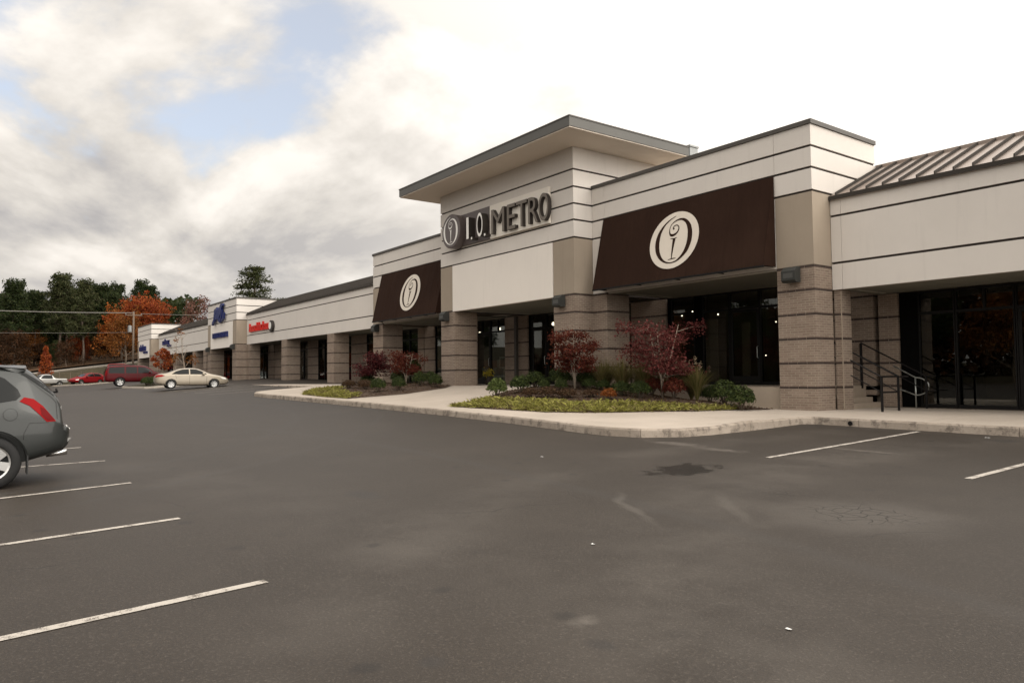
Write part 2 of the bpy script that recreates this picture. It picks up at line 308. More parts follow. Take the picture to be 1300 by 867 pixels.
# ------------------------------------------------------------------ helpers
def link(name, me, mats, parent=None, loc=None):
    o = bpy.data.objects.new(name, me); COL.objects.link(o)
    if parent is not None: o.parent = parent
    if loc is not None: o.location = loc
    for mm in (mats if isinstance(mats, (list, tuple)) else [mats]): me.materials.append(M[mm])
    return o
def tag(o, label, cat, group=None, kind=None):
    if label: o['label'] = label
    if cat: o['category'] = cat
    if group: o['group'] = group
    if kind: o['kind'] = kind
    return o
def thing(name, label, cat, loc, group=None, rz=0.):
    o = bpy.data.objects.new(name, None); COL.objects.link(o); o.location = loc; o.rotation_euler = (0, 0, rz)
    return tag(o, label, cat, group)
class MB:
    """collects shapes in world coordinates; build() makes one mesh under a parent whose location is subtracted"""
    def __init__(s): s.v = []; s.f = []; s.mi = []
    def add(s, vs, fs, mi=0):
        b = len(s.v); s.v += [tuple(p) for p in vs]; s.f += [tuple(i + b for i in f) for f in fs]; s.mi += [mi] * len(fs)
        return s
    def box(s, x0, x1, y0, y1, z0, z1, mi=0):
        return s.add([(x, y, z) for z in (z0, z1) for x, y in ((x0, y0), (x1, y0), (x1, y1), (x0, y1))],
                     [(3, 2, 1, 0), (4, 5, 6, 7), (0, 1, 5, 4), (1, 2, 6, 5), (2, 3, 7, 6), (3, 0, 4, 7)], mi)
    def prism(s, poly, z0, z1, mi=0, axis='z'):
        n = len(poly)
        a = sum(poly[i][0] * poly[(i + 1) % n][1] - poly[(i + 1) % n][0] * poly[i][1] for i in range(n))
        if a < 0: poly = poly[::-1]
        if axis == 'z': vs = [(x, y, z0) for x, y in poly] + [(x, y, z1) for x, y in poly]
        elif axis == 'y': vs = [(x, z1, z) for x, z in poly] + [(x, z0, z) for x, z in poly]   # poly in xz, extruded z0<z1 along y
        else: vs = [(z0, y, z) for y, z in poly] + [(z1, y, z) for y, z in poly]
        return s.add(vs, [tuple(range(n))[::-1], tuple(range(n, 2 * n))] + [(i, (i + 1) % n, n + (i + 1) % n, n + i) for i in range(n)], mi)
    def tube(s, pts, rads, seg=8, mi=0, cap=True):
        pts = [Vector(p) for p in pts]
        if not isinstance(rads, (list, tuple)): rads = [rads] * len(pts)
        rings = []; up0 = Vector((.13, .21, 1)).normalized()
        for i, p in enumerate(pts):
            d = (pts[min(i + 1, len(pts) - 1)] - pts[max(i - 1, 0)])
            d = d.normalized() if d.length > 1e-9 else Vector((0, 0, 1))
            a = d.cross(up0) if abs(d.dot(up0)) < .97 else d.cross(Vector((1, 0, 0)))
            a.normalize(); b = d.cross(a)
            rings.append([p + (a * cos(2 * pi * j / seg) + b * sin(2 * pi * j / seg)) * rads[i] for j in range(seg)])
        vs = [q for r in rings for q in r]
        fs = [(i * seg + j, i * seg + (j + 1) % seg, (i + 1) * seg + (j + 1) % seg, (i + 1) * seg + j) for i in range(len(pts) - 1) for j in range(seg)]
        if cap: fs += [tuple(range(seg))[::-1], tuple(range((len(pts) - 1) * seg, len(pts) * seg))]
        return s.add(vs, fs, mi)
    def lathe(s, prof, c=(0, 0, 0), seg=20, axis='z', mi=0, ring=False):
        vs = []
        for r, h in prof:
            for j in range(seg):
                a = 2 * pi * j / seg
                q = (r * cos(a), r * sin(a), h) if axis == 'z' else ((r * cos(a), h, r * sin(a)) if axis == 'y' else (h, r * cos(a), r * sin(a)))
                vs.append((c[0] + q[0], c[1] + q[1], c[2] + q[2]))
        n = len(prof)
        fs = [(i * seg + j, i * seg + (j + 1) % seg, (i + 1) * seg + (j + 1) % seg, (i + 1) * seg + j) for i in range(n - 1) for j in range(seg)]
        if ring: return s.add(vs, fs + [((n - 1) * seg + j, (n - 1) * seg + (j + 1) % seg, (j + 1) % seg, j) for j in range(seg)], mi)
        return s.add(vs, fs + [tuple(range(seg))[::-1], tuple(range((n - 1) * seg, n * seg))], mi)
    def mesh(s, name, off=(0, 0, 0), smooth=False):
        me = bpy.data.meshes.new(name)
        me.from_pydata([(p[0] - off[0], p[1] - off[1], p[2] - off[2]) for p in s.v], [], s.f)
        if any(s.mi): me.polygons.foreach_set('material_index', s.mi)
        if smooth: me.shade_smooth()
        return me
    def build(s, name, mats, parent=None, smooth=False, fix=False, off=None):
        o = off if off is not None else (world_loc(parent) if parent is not None else (0, 0, 0))
        me = s.mesh(name, o, smooth)
        if fix:
            bm = bmesh.new(); bm.from_mesh(me); bmesh.ops.recalc_face_normals(bm, faces=bm.faces); bm.to_mesh(me); bm.free()
        ob = link(name, me, mats, parent)
        if parent is None and off is not None: ob.location = off
        return ob
def world_loc(o):
    v = Vector((0, 0, 0))
    while o is not None: v += o.location; o = o.parent
    return v
def grid_poly(poly, step, zf, edges=(0, 0)):
    """polygon cut into a grid, every vertex lifted to zf(x, y)"""
    bm = bmesh.new(); f = bm.faces.new([bm.verts.new((x, y, 0)) for x, y in poly])
    xs = [p[0] for p in poly]; ys = [p[1] for p in poly]
    for ax, lo, hi in ((0, min(xs), max(xs)), (1, min(ys), max(ys))):
        c = math.ceil(lo / step) * step
        while c < hi:
            co = [0, 0, 0]; no = [0, 0, 0]; co[ax] = c; no[ax] = 1
            bmesh.ops.bisect_plane(bm, geom=bm.verts[:] + bm.edges[:] + bm.faces[:], plane_co=co, plane_no=no, dist=1e-5)
            c += step
    bmesh.ops.recalc_face_normals(bm, faces=bm.faces)
    for v in bm.verts: v.co.z = zf(v.co.x, v.co.y)
    bm.normal_update()
    if sum(f.normal.z for f in bm.faces) < 0: bmesh.ops.reverse_faces(bm, faces=bm.faces[:])
    return bm
def bm_obj(bm, name, mats, parent=None, smooth=False):
    me = bpy.data.meshes.new(name); bm.to_mesh(me); bm.free()
    if smooth: me.shade_smooth()
    return link(name, me, mats, parent)
def lerp(a, b, t): return a + (b - a) * t
def clamp(x, a=0., b=1.): return max(a, min(b, x))
def sstep(t): t = clamp(t); return t * t * (3 - 2 * t)

# ------------------------------------------------------------------ ground
def g(X, Y):                                                       # the lot falls away from the building
    y = clamp(Y, 0, 21); x = clamp(-X, 0, 60); return .0079 * y + .0166 * x * y / 15
def U(X): return lerp(1.15, .53, clamp((X + 21.5) / 8.5))
def S(X, Y):                                                       # pavement surface
    r = X > -10.55; yk = 17. if r else 12.2
    return lerp(g(X, yk) + .17, U(X), clamp((Y - yk) / (1.8 if r else 5.5)))
lot = bmesh.new()
xs = [-124 + 2 * i for i in range(85)]; ys = [-60 + 2 * i for i in range(42)]
vv = [[lot.verts.new((x, y, g(x, y))) for y in ys] for x in xs]
for i in range(len(xs) - 1):
    for j in range(len(ys) - 1): lot.faces.new((vv[i][j], vv[i + 1][j], vv[i + 1][j + 1], vv[i][j + 1]))
tag(bm_obj(lot, 'parking_lot', 'asphalt', smooth=True), None, None, kind='structure')
def hill(X, Y):
    base = -.25 if -123.5 < X < 44 and -59.5 < Y < 21.5 else lerp(.0, .95, clamp((-X - 20) / 60)) - .1
    if X > 44 or Y < -59.5: base = -.1 + clamp((-Y - 59.5) / 40) * 1.2
    if X < -123.5:
        road = clamp(2.5 + .13 * (Y - 8), 1.4, 7.5)
        t = sstep((-123.5 - X) / 11); base = lerp(.85, road, t)
        if X < -141: base += (-141 - X) * .06
    return base
gb = bmesh.new()
gx = [-700, -450, -300, -240, -200] + [-180 + 4 * i for i in range(14)] + [-123.6, -123.4] + [-110 + 20 * i for i in range(8)] + [43.9, 44.1, 70, 120, 250, 600]
gy = [-600, -300, -180, -120, -90, -70, -59.6, -59.4] + [-50 + 6 * i for i in range(12)] + [21.4, 21.6] + [28 + 8 * i for i in range(10)] + [150, 250, 400, 700]
vv = [[gb.verts.new((x, y, hill(x, y))) for y in gy] for x in gx]
for i in range(len(gx) - 1):
    for j in range(len(gy) - 1): gb.faces.new((vv[i][j], vv[i + 1][j], vv[i + 1][j + 1], vv[i][j + 1]))
tag(bm_obj(gb, 'ground', 'verge', smooth=True), None, None, kind='structure')
fr = MB(); n = 30
for i in range(n + 1):
    y = -90 + 150 * i / n
    for x in (-134.2, -141.5): fr.v.append((x, y, hill(-136, y) + (-.12 if x > -140 else .22)))
fr.f = [(2 * i, 2 * i + 2, 2 * i + 3, 2 * i + 1) for i in range(n)]; fr.mi = [0] * n
tag(fr.build('far_road', 'farroad', fix=True), None, None, kind='structure')
fl = MB()
for i in range(n + 1):
    y = -150 + 340 * i / n
    for x in (-144, -240): fl.v.append((x, y, hill(x, y) + .35))
fl.f = [(2 * i, 2 * i + 2, 2 * i + 3, 2 * i + 1) for i in range(n)]; fl.mi = [0] * n
tag(fl.build('forest_floor', 'forestfloor', fix=True), None, None, kind='structure')

# kerb and pavement
kerb_line = [(18, 17.35), (-2, 17.35), (-5.97, 17.3), (-8.1, 17.1), (-10.25, 16.9), (-10.46, 16.6), (-10.42, 15.6), (-10.38, 14.5), (-10.42, 13.2), (-10.6, 12.35), (-11.15, 11.7), (-12., 11.45), (-12.95, 11.5),
             (-16, 11.85), (-20.2, 12.1), (-24, 12.17), (-28, 12.2), (-33, 12.2), (-37.5, 12.15), (-39.6, 12.3), (-40.7, 12.75), (-41.35, 13.6), (-41.6, 14.6), (-41.75, 15.6), (-42.1, 16.3), (-42.9, 16.6), (-48, 16.6), (-54, 16.6), (-60, 16.6), (-66, 16.6), (-78, 16.6), (-90, 16.6), (-102, 16.6), (-114, 16.6)]
def offset_line(pl, d):
    out = []
    for i, p in enumerate(pl):
        a = Vector(pl[max(i - 1, 0)]); b = Vector(pl[min(i + 1, len(pl) - 1)]); t = (b - a).normalized()
        out.append((p[0] + t.y * d, p[1] - t.x * d))
    return out
inner = offset_line(kerb_line, .16)
back = [(-114, 22.55), (18, 22.55)]
bm = grid_poly(inner + back, 1., S)
tag(bm_obj(bm, 'pavement', 'pavement', smooth=True), None, None, kind='structure')
kerb = bpy.data.objects.new('kerb', None); COL.objects.link(kerb); kerb['kind'] = 'structure'
def sweep_kerb(outer, inn, parent, top, bot, name='kerb_stone', mat='kerb', gap=.012):
    # split in lengths of about 3 m, joints open
    seg = [[(outer[0], inn[0])]]
    L = 0
    for i in range(1, len(outer)):
        a, b = Vector(outer[i - 1]), Vector(outer[i]); ia, ib = Vector(inn[i - 1]), Vector(inn[i])
        n = max(1, round((b - a).length / 1.0))
        for j in range(1, n + 1):
            t = j / n; q = (a.lerp(b, t), ia.lerp(ib, t)); L += (b - a).length / n
            seg[-1].append(q)
            if L > 2.8 and not (i == len(outer) - 1 and j == n):
                L = 0; d = (b - a).normalized() * gap
                seg.append([(q[0] + d, q[1] + d)])
    for sg in seg:
        if len(sg) < 2: continue
        b = MB()
        for o_, i_ in sg:
            zt = top(i_[0], i_[1]); zb = bot(o_[0], o_[1])
            o2 = Vector(o_).lerp(Vector(i_), .18); o3 = Vector(o_).lerp(Vector(i_), .06)
            b.v += [(o_[0], o_[1], zb - .1), (o3[0], o3[1], lerp(zb, zt, .82)), (o2[0], o2[1], zt + .003), (i_[0], i_[1], zt + .006), (i_[0], i_[1], zb - .1)]
        n = len(sg)
        b.f = [(i * 5 + j, i * 5 + 5 + j, i * 5 + 6 + j, i * 5 + 1 + j) for i in range(n - 1) for j in range(4)] + [(4, 3, 2, 1, 0), tuple((n - 1) * 5 + j for j in range(5))]
        b.mi = [0] * len(b.f)
        b.build(name, mat, parent, fix=True)
sweep_kerb(kerb_line, inner, kerb, S, g)
dr = MB().tube([(-9.38, 16.97, g(-9.4, 16.95) + .07), (-9.38, 17.1, g(-9.4, 16.95) + .07)], .055, 12)
dr.build('drain_outlet', 'black', kerb)
# painted bays
def stripe(x0, y0, x1, y1, w=.1):
    d = Vector((x1 - x0, y1 - y0)).normalized(); n_ = Vector((-d.y, d.x)) * w / 2
    poly = [(x0 + n_.x, y0 + n_.y), (x0 - n_.x, y0 - n_.y), (x1 - n_.x, y1 - n_.y), (x1 + n_.x, y1 + n_.y)]
    bm = grid_poly(poly, 2., lambda x, y: g(x, y) + .005)
    tag(bm_obj(bm, 'parking_line', 'line'), None, None, kind='structure')
for x0, y0, x1 in ((-5.79, 1.9, -5.6), (-8.94, 1.96, -8.75), (-12.39, 2.03, -12.15), (-15.94, 2.16, -16.3), (-19.35, 2.14, -19.6), (-22.6, 2.15, -22.85)):
    stripe(x0, y0, lerp(x0, x1, 3), -3.7)
for x0, y0, x1, y1 in ((-7.47, 10.88, -7.76, 16.87), (-4.41, 10.95, -4.53, 16.95), (-1.3, 10.95, -1.4, 17)): stripe(x0, y0, x1, y1)
for x in (-45, -48.2, -51.4, -54, -57.5, -60.8, -74, -77.2): stripe(x, 11.4, x, 16.3)

# ------------------------------------------------------------------ the shops
YS, YA, YT, YW = 22.65, 19.14, 18.21, 20.05
ZB = [(6.80, 7.395), (7.465, 8.015), (8.085, 8.67)]
def piece(poly, z0, z1, name, mat, par): return MB().prism(poly, z0, z1).build(name, mat, par)
def L_front(x0, x1, y, yb0=None, yb1=None, t=.06):
    """wall strip along x with optional returns back to yb0 (low-x end) and yb1 (high-x end)"""
    p = [(x0, y), (x1, y)]
    if yb1 is not None: p += [(x1, yb1), (x1 - t, yb1), (x1 - t, y + t)]
    else: p += [(x1, y + t)]
    if yb0 is not None: p += [(x0 + t, y + t), (x0 + t, yb0), (x0, yb0)]
    else: p += [(x0, y + t)]
    return p
def pier(x0, x1, y0, y1, z0, z1, par, name='brick_pier', bands=None):
    b = MB().box(x0, x1, y0, y1, z0 - .3, z1); o = b.build(name, 'brick', par)
    boxes = []; e = .006; bl = .292
    for zc in (bands if bands is not None else [4.615, 3.955, 3.26, 2.565, 1.87, 1.175]):
        if zc + .03 > z1 + .001 or zc < z0 + .1: continue
        za, zb = zc - .03, zc + .03
        n = max(1, round((x1 - x0) / bl)); w = (x1 - x0) / n
        for i in range(n):
            boxes.append((x0 + i * w + (.007 if i else -e), x0 + (i + 1) * w - (.007 if i < n - 1 else -e), y0 - e, y0 + .02, za, zb))
        n = max(1, round((y1 - y0) / bl)); w = (y1 - y0) / n
        for xe, xi in ((x1 + e, x1 - .02), (x0 - e, x0 + .02)):
            for i in range(n):
                boxes.append((min(xe, xi), max(xe, xi), y0 + (.0205 if i == 0 else i * w + .007), y0 + (i + 1) * w - .007, za, zb))
    if x0 > -23 and name == 'brick_pier':                            # near enough to pick out one by one
        for q in boxes: MB().box(*q).build('dark_brick', 'darkbrick', o)
    elif boxes:
        d = MB()
        for q in boxes: d.box(*q)
        d.build('brick_band', 'darkbrick', o)['kind'] = 'stuff'
    return o
def coping(poly, z0, z1, par, mat='coping', name='coping'): return piece(poly, z0, z1, name, mat, par)
def soffit(par, x0, x1, y0, y1, z, step=1.25):
    s_ = MB().box(x0, x1, y0, y1, z + .03, z + .06).build('soffit', 'reveal', par)
    xx = x0; 
    n = max(1, round((x1 - x0) / step)); w = (x1 - x0) / n
    for i in range(n): MB().box(x0 + i * w + .006, x0 + (i + 1) * w - .006, y0 + .1, y1, z, z + .032).build('soffit_panel', 'soffit', s_)
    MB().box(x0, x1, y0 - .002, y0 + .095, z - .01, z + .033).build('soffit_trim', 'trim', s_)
    MB().box(x0 + .30, x0 + .40, y0 + .6, y1 - .3, z - .008, z + .002).build('soffit_strip', 'trim', s_)  # pale strip along y below the boards, near the low-x end
def storefront(par, cells, z0, ztr, z1, y=YS):
    """cells: (x0, x1, kind) kind g glass, d door, b brick, k blank black panel"""
    for x0, x1, kd in cells:
        if kd == 'b':
            pier(x0, x1, y - .1, y + .2, z0, z1, par, 'brick_wall'); continue
        fr = MB(); e = .035
        if kd == 'k':
            fr.box(x0, x1, y - .03, y + .06, z0, z1); fr.build('blank_panel', 'blackpanel', par); continue
        fr.box(x0, x0 + e, y - .05, y + .07, z0, z1); fr.box(x1 - e, x1, y - .05, y + .07, z0, z1)
        fr.box(x0 + e, x1 - e, y - .05, y + .07, z1 - .07, z1); fr.box(x0 + e, x1 - e, y - .05, y + .07, z0, z0 + .10)
        fr.box(x0 + e, x1 - e, y - .05, y + .07, ztr - .04, ztr + .04)
        nm = 'window_frame' if kd == 'g' else 'door_frame'
        f = fr.build(nm, 'frame', par)
        nt = 1 if x1 - x0 < 1.3 else 2
        w = (x1 - x0 - 2 * e) / nt
        for i in range(nt):
            if i: MB().box(x0 + e + i * w - .03, x0 + e + i * w + .03, y - .045, y + .065, ztr + .04, z1 - .07).build('mullion', 'frame', f)
            MB().box(x0 + e + i * w, x0 + e + (i + 1) * w, y, y + .012, ztr + .04, z1 - .07).build('pane', 'glass', f)
        if kd == 'g': MB().box(x0 + e, x1 - e, y, y + .012, z0 + .1, ztr - .04).build('pane', 'glass', f)
        else:
            a, b2 = x0 + e + .008, x1 - e - .008; za, zb = z0 + .11, ztr - .048
            D = MB(); q = .09
            D.box(a, a + q, y - .03, y + .02, za, zb); D.box(b2 - q, b2, y - .03, y + .02, za, zb)
            D.box(a + q, b2 - q, y - .03, y + .02, zb - q, zb); D.box(a + q, b2 - q, y - .03, y + .02, za, za + .2)
            do = D.build('door', 'frame', par)
            MB().box(a + q, b2 - q, y - .012, y, za + .2, zb - q).build('pane', 'glass', do)
            MB().tube([(b2 - .05, y - .03, z0 + .95), (b2 - .05, y - .09, z0 + .97), (b2 - .05, y - .09, z0 + 1.35), (b2 - .05, y - .03, z0 + 1.37)], .014, 6).build('handle', 'steel', do)
def interior(par, x0, x1, z0, z1, depth=7.):
    t = .1; y0, y1 = YS + .25, YS + depth
    b = MB(); b.box(x0, x1, y1, y1 + t, z0, z1); b.box(x0, x0 + t, y0, y1, z0, z1); b.box(x1 - t, x1, y0, y1, z0, z1); b.box(x0, x1, y0, y1 + t, z1, z1 + t)
    b.build('shop_interior', 'interior', par)
    MB().box(x0 - .0, x1, YS - .1, y1 + t, z0 - .12, z0 - .002).build('shop_floor', 'shopfloor', par)
def roof(par, x0, x1, eave, ridge, seamstep=.45, mat='roofmetal'):
    y0, y1 = YW - .06, 22.7; t = .04
    r_ = MB().prism([(y0, eave), (y1, ridge), (y1, ridge - .2), (y0 + .1, eave - .1), (y0, eave - .1)], x0, x1, axis='x').build('roof', mat, par)
    n = int((x1 - x0) / seamstep)
    sm = None
    for i in range(n):
        x = x0 + .2 + i * seamstep
        if sm is None:
            b = MB().prism([(y0 - .005, eave), (y1, ridge), (y1, ridge + .085), (y0 - .005, eave + .085)], x - .014, x + .014, axis='x')
            sm = b.build('seam', 'roofdark', r_); x_first = x  # on the pale roof the seams' shadow is put into their dark colour
        elif i < 300:
            c = sm.copy(); COL.objects.link(c); c.parent = r_; c.location = (x - x_first, 0, 0)
    MB().box(x0, x1, y0 - .03, y0 - .004, eave - .12, eave + .0).build('eave_trim', 'roofdark', r_)
    MB().box(x0, x1, y1 + .001, y1 + .16, ridge - .1, ridge + .10).build('ridge_cap', 'roofmetal' if mat == 'roofmetal' else 'coping', r_)
    return r_
def mass(par, x0, x1, z, yb=44.):
    b = MB(); b.box(x0, x1, 22.9, yb, z - .3, z - .1); b.box(x0, x1, yb - .3, yb, 0., z - .3)
    b.box(x0, x0 + .2, 22.9, yb - .3, 0., z - .3); b.box(x1 - .2, x1, 22.9, yb - .3, 0., z - .3)
    b.build('rear_shell', 'tan', par)
def bay_wall(par, x0, x1, splits, z_bands=ZB, left_ret=None, right_ret=None, ztop=8.8, y=YA):
    core = MB().box(x0 + .05, x1 - .05, y + .05, y + .45, 4.68, ztop - .05)
    if right_ret: core.box(x1 - .45, x1 - .05, y + .45, right_ret, 4.68, ztop - .05)
    if left_ret: core.box(x0 + .05, x0 + .45, y + .45, left_ret, 4.68, ztop - .05)
    core.build('parapet_core', 'reveal', par)
    xs = [x0] + splits + [x1]
    for z0, z1 in z_bands:
        for i in range(len(xs) - 1):
            a = xs[i] + (.006 if i else 0); b = xs[i + 1] - (.006 if i < len(xs) - 2 else 0)
            piece(L_front(a, b, y, left_ret if i == 0 else None, right_ret if i == len(xs) - 2 else None), z0, z1, 'fascia_panel', 'eifs', par)
    p = [(x0 - (.05 if left_ret else 0), y - .05), (x1 + (.05 if right_ret else 0), y - .05)]
    if right_ret: p += [(x1 + .05, right_ret), (x1 - .45, right_ret), (x1 - .45, y + .45)]
    else: p += [(x1, y + .45)]
    if left_ret: p += [(x0 + .45, y + .45), (x0 + .45, left_ret), (x0 - .05, left_ret)]
    else: p += [(x0, y + .45)]
    coping(p, 8.675, ztop, par)

# --- main store with its tower and two awning bays
st = thing('store_building', 'cream shop with raised tower, overhanging flat canopy roof and two brown awning bays', 'shop building', (-25, 20, 1.15))
XL, XR = -30.22, -20.60
bay_wall(st, -20.58, -11.49, [-19.92, -12.68], right_ret=22.72)
bay_wall(st, -39.45, -30.24, [-38.25], left_ret=22.72)
for (a, b, pr) in ((-12.67, -11.49, 1), (-39.45, -38.2, 0)):
    piece(L_front(a, b, YA, None if pr else 22.7, 22.7 if pr else None), 4.66, 6.735, 'tan_panel', 'tan', st)
piece(L_front(-20.58, -12.69, YA), 4.66, 6.735, 'fascia_panel', 'eifs', st); piece(L_front(-38.18, -30.24, YA), 4.66, 6.735, 'fascia_panel', 'eifs', st)
TB = [(6.80, 7.395), (7.465, 8.015), (8.085, 8.655), (8.725, 9.315), (9.385, 10.2)]
core = MB().prism(L_front(XL + .05, XR - .05, YT + .05, 24, 24, .3), 4.68, 10.19).build('tower_core', 'reveal', st)
for z0, z1 in TB: piece(L_front(XL, XR, YT, 24.05, 24.05), z0, z1, 'fascia_panel', 'eifs', st)
piece(L_front(-21.82, XR, YT, None, YA + .3), 4.66, 6.735, 'tan_panel', 'tan', st)
piece(L_front(XL, -29.19, YT, YA + .3), 4.66, 6.735, 'tan_panel', 'tan', st)
piece([(-29.16, YT - .012), (-21.85, YT - .012), (-21.85, YT + .2), (-29.16, YT + .2)], 4.60, 6.735, 'sign_panel', 'panel', st)
cn = MB().box(-31.45, -19.02, 16.68, 22.9, 10.205, 10.24).build('canopy_soffit', 'soffit_cream', st)
cp = MB().box(-31.48, -18.99, 16.65, 22.93, 10.245, 10.60).build('canopy_roof', 'canopy_edge', st)
MB().box(-31.50, -18.97, 16.63, 22.95, 10.58, 10.625).build('drip_edge', 'coping', cp)
pier(-21.82, XR, YT + .003, YA + .3, 1.10, 4.65, st); pier(XR + .004, -19.84, YA + .004, 20.3, 1.05, 4.65, st)
pier(XL, -29.02, YT + .003, 19.45, 1.10, 4.65, st); pier(-30.98, XL - .004, YA + .004, 20.3, 1.1, 4.65, st)
pier(-12.67, -11.49, YA + .003, 20.05, .55, 4.65, st); pier(-39.45, -38.2, YA + .003, 20.4, 1.1, 4.65, st)
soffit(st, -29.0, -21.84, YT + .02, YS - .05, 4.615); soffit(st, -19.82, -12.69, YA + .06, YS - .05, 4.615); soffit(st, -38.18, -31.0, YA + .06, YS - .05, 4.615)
MB().box(-20.55, -11.9, 19.34, YS - .12, .2, 1.18).build('porch_slab', 'base', st)
pier(-39.4, -38.2, YS - .1, YS + .2, 1.15, 4.6, st, 'brick_wall')
storefront(st, [(-38.18, -37.4, 'g'), (-37.38, -36.9, 'k'), (-36.88, -35.9, 'g'), (-35.88, -34.45, 'k')], 1.17, 3.93, 4.6)
storefront(st, [(-34.43, -34.0, 'k'), (-33.98, -32.45, 'd'), (-32.43, -31.05, 'g'), (-31.03, -29.1, 'b'), (-29.08, -28.85, 'k'), (-28.83, -27.68, 'd'), (-27.66, -26.5, 'd'), (-26.48, -25.2, 'g'), (-25.18, -24.2, 'g')], 1.17, 3.93, 4.6)
MB().box(-30.02, -29.86, YS - .26, YS - .108, 1.17, 4.58).build('downspout_or_highlight', 'coping', st)  # a real rainwater downspout on the brick wall
storefront(st, [(-24.15, -23.0, 'b'), (-22.98, -21.95, 'g'), (-21.93, -20.0, 'b'), (-19.98, -19.80, 'k'), (-19.78, -18.63, 'g'), (-18.61, -18.25, 'k'), (-18.23, -17.02, 'g'), (-17.0, -15.72, 'd'), (-15.70, -14.5, 'g'), (-14.48, -13.2, 'g'), (-13.18, -11.6, 'b')], 1.19, 3.95, 4.6)
interior(st, -39.3, -11.6, 1.17, 4.75)
mass(st, -39.4, -11.55, 7.9)
MB().box(-20.5, -20.06, 24.3, 24.8, 8.4, 11.15).box(-20.54, -20.02, 24.26, 24.84, 11.15, 11.22).build('roof_vent', 'galv', st)

# --- wing shops
def wing(label, x0, x1, dz, joints, cells, piers, z0f, mat, left_pier=False):
    w = thing('wing_building', label, 'shop building', ((x0 + x1) / 2, 21, z0f), 'plain wings of the shopping strip')
    zb = [(6.755 + dz, 7.27 + dz), (5.39 + dz, 6.69 + dz), (4.59 + dz, 5.325 + dz)]
    MB().box(x0 + .01, x1 - .01, YW + .045, YW + .4, 4.66 + dz, 7.25 + dz).build('fascia_core', 'reveal', w)
    xs = [x0] + joints + [x1]
    for a, b in zb:
        for i in range(len(xs) - 1):
            MB().box(xs[i] + (.005 if i else .0), xs[i + 1] - (.005 if i < len(xs) - 2 else 0), YW, YW + .055, a, b).build('fascia_panel', 'eifs', w)
    roof(w, x0, x1, 7.30 + dz, 8.55 + dz, mat=mat)
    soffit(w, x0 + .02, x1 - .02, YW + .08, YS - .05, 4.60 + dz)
    for a, b, c, d in piers: pier(a, b, c, d, z0f - .04, 4.59 + dz, w, bands=[z + dz for z in (3.955, 3.26, 2.565, 1.87, 1.175)] if dz == 0 else None)
    storefront(w, cells, z0f + .02, 3.93 + dz, 4.58 + dz)
    interior(w, x0 + .15, x1 - .15, z0f + .02, 4.7 + dz)
    mass(w, x0 + .05, x1 - .05, 8.4 + dz)
    return w
wr = wing('low shop wing with pale standing seam roof, black glass front and short steps', -11.475, 16, -.62, [-11.17, -4.6, 2, 8.6],
          [(-11.45, -10.86, 'b'), (-10.84, -10.32, 'k'), (-10.30, -9.3, 'g'), (-9.28, -7.8, 'g'), (-7.78, -6.4, 'd'), (-6.38, -5.0, 'd'), (-4.98, -3.4, 'g'), (-3.38, -1.8, 'g'), (-1.78, .2, 'b'), (.22, 1.8, 'g'), (1.82, 3.4, 'd'), (3.42, 5, 'g'), (5.02, 16, 'b')],
          [(-11.478, -11.25, YW + .07, 20.6), (-1.6, -.45, YW + .07, 21.1), (7.6, 8.75, YW + .07, 21.1)], .53, 'roofmetal')
MB().box(-11.272, -11.25, YW + .045, YW + .068, .55, 3.9).build('downspout_or_highlight', 'base', wr)  # corner highlight put in as a thin pale upright strip, no downspout here
c1 = []
for xc in (-69.9, -60.6, -51.0, -41.7):
    c1 += [(xc - 3.0, xc - 1.7, 'g'), (xc - 1.68, xc - .4, 'd'), (xc - .38, xc + .9, 'd'), (xc + .92, xc + 2.2, 'g')]
cells1 = [(-66.6, -64.6, 'b'), (-64.58, -63.3, 'g'), (-63.28, -62.0, 'g'), (-61.98, -60.8, 'd'), (-60.78, -59.6, 'd'), (-59.58, -58.6, 'g'), (-58.58, -56.5, 'b'), (-56.48, -55.2, 'g'), (-55.18, -53.9, 'g'), (-53.88, -52.7, 'g'), (-52.68, -51.4, 'd'), (-51.38, -50.1, 'g'), (-50.08, -47.6, 'b'), (-47.58, -46.3, 'g'), (-46.28, -45.1, 'd'), (-45.08, -44.25, 'b'), (-44.23, -42.56, 'k'), (-42.54, -41.4, 'g'), (-41.38, -40.25, 'g'), (-40.23, -39.5, 'b')]
w1 = wing('long cream wing shop with dark roof edge, next to the first brown awning bay', -66.64, -39.47, 0, [-57.2, -48.6, -48.05], cells1,
          [(-57.7, -56.55, YW + .005, 21.15), (-48.5, -47.35, YW + .005, 21.15)], 1.13, 'roofdark')
cells2 = []
x = -103.5
for q in 'bggddgbggddgbggdggb':
    w_ = 1.45 if q != 'b' else 1.7
    cells2.append((x, x + w_ - .02, q)); x += w_
w2 = wing('farther cream wing shop between the two sign towers, behind bare young trees', -103.88, -76.22, 0, [-94, -85], cells2,
          [(-95.6, -94.4, YW + .005, 21.15), (-86.2, -85.0, YW + .005, 21.15), (-81.6, -80.4, YW + .005, 21.15)], 1.13, 'roofdark')
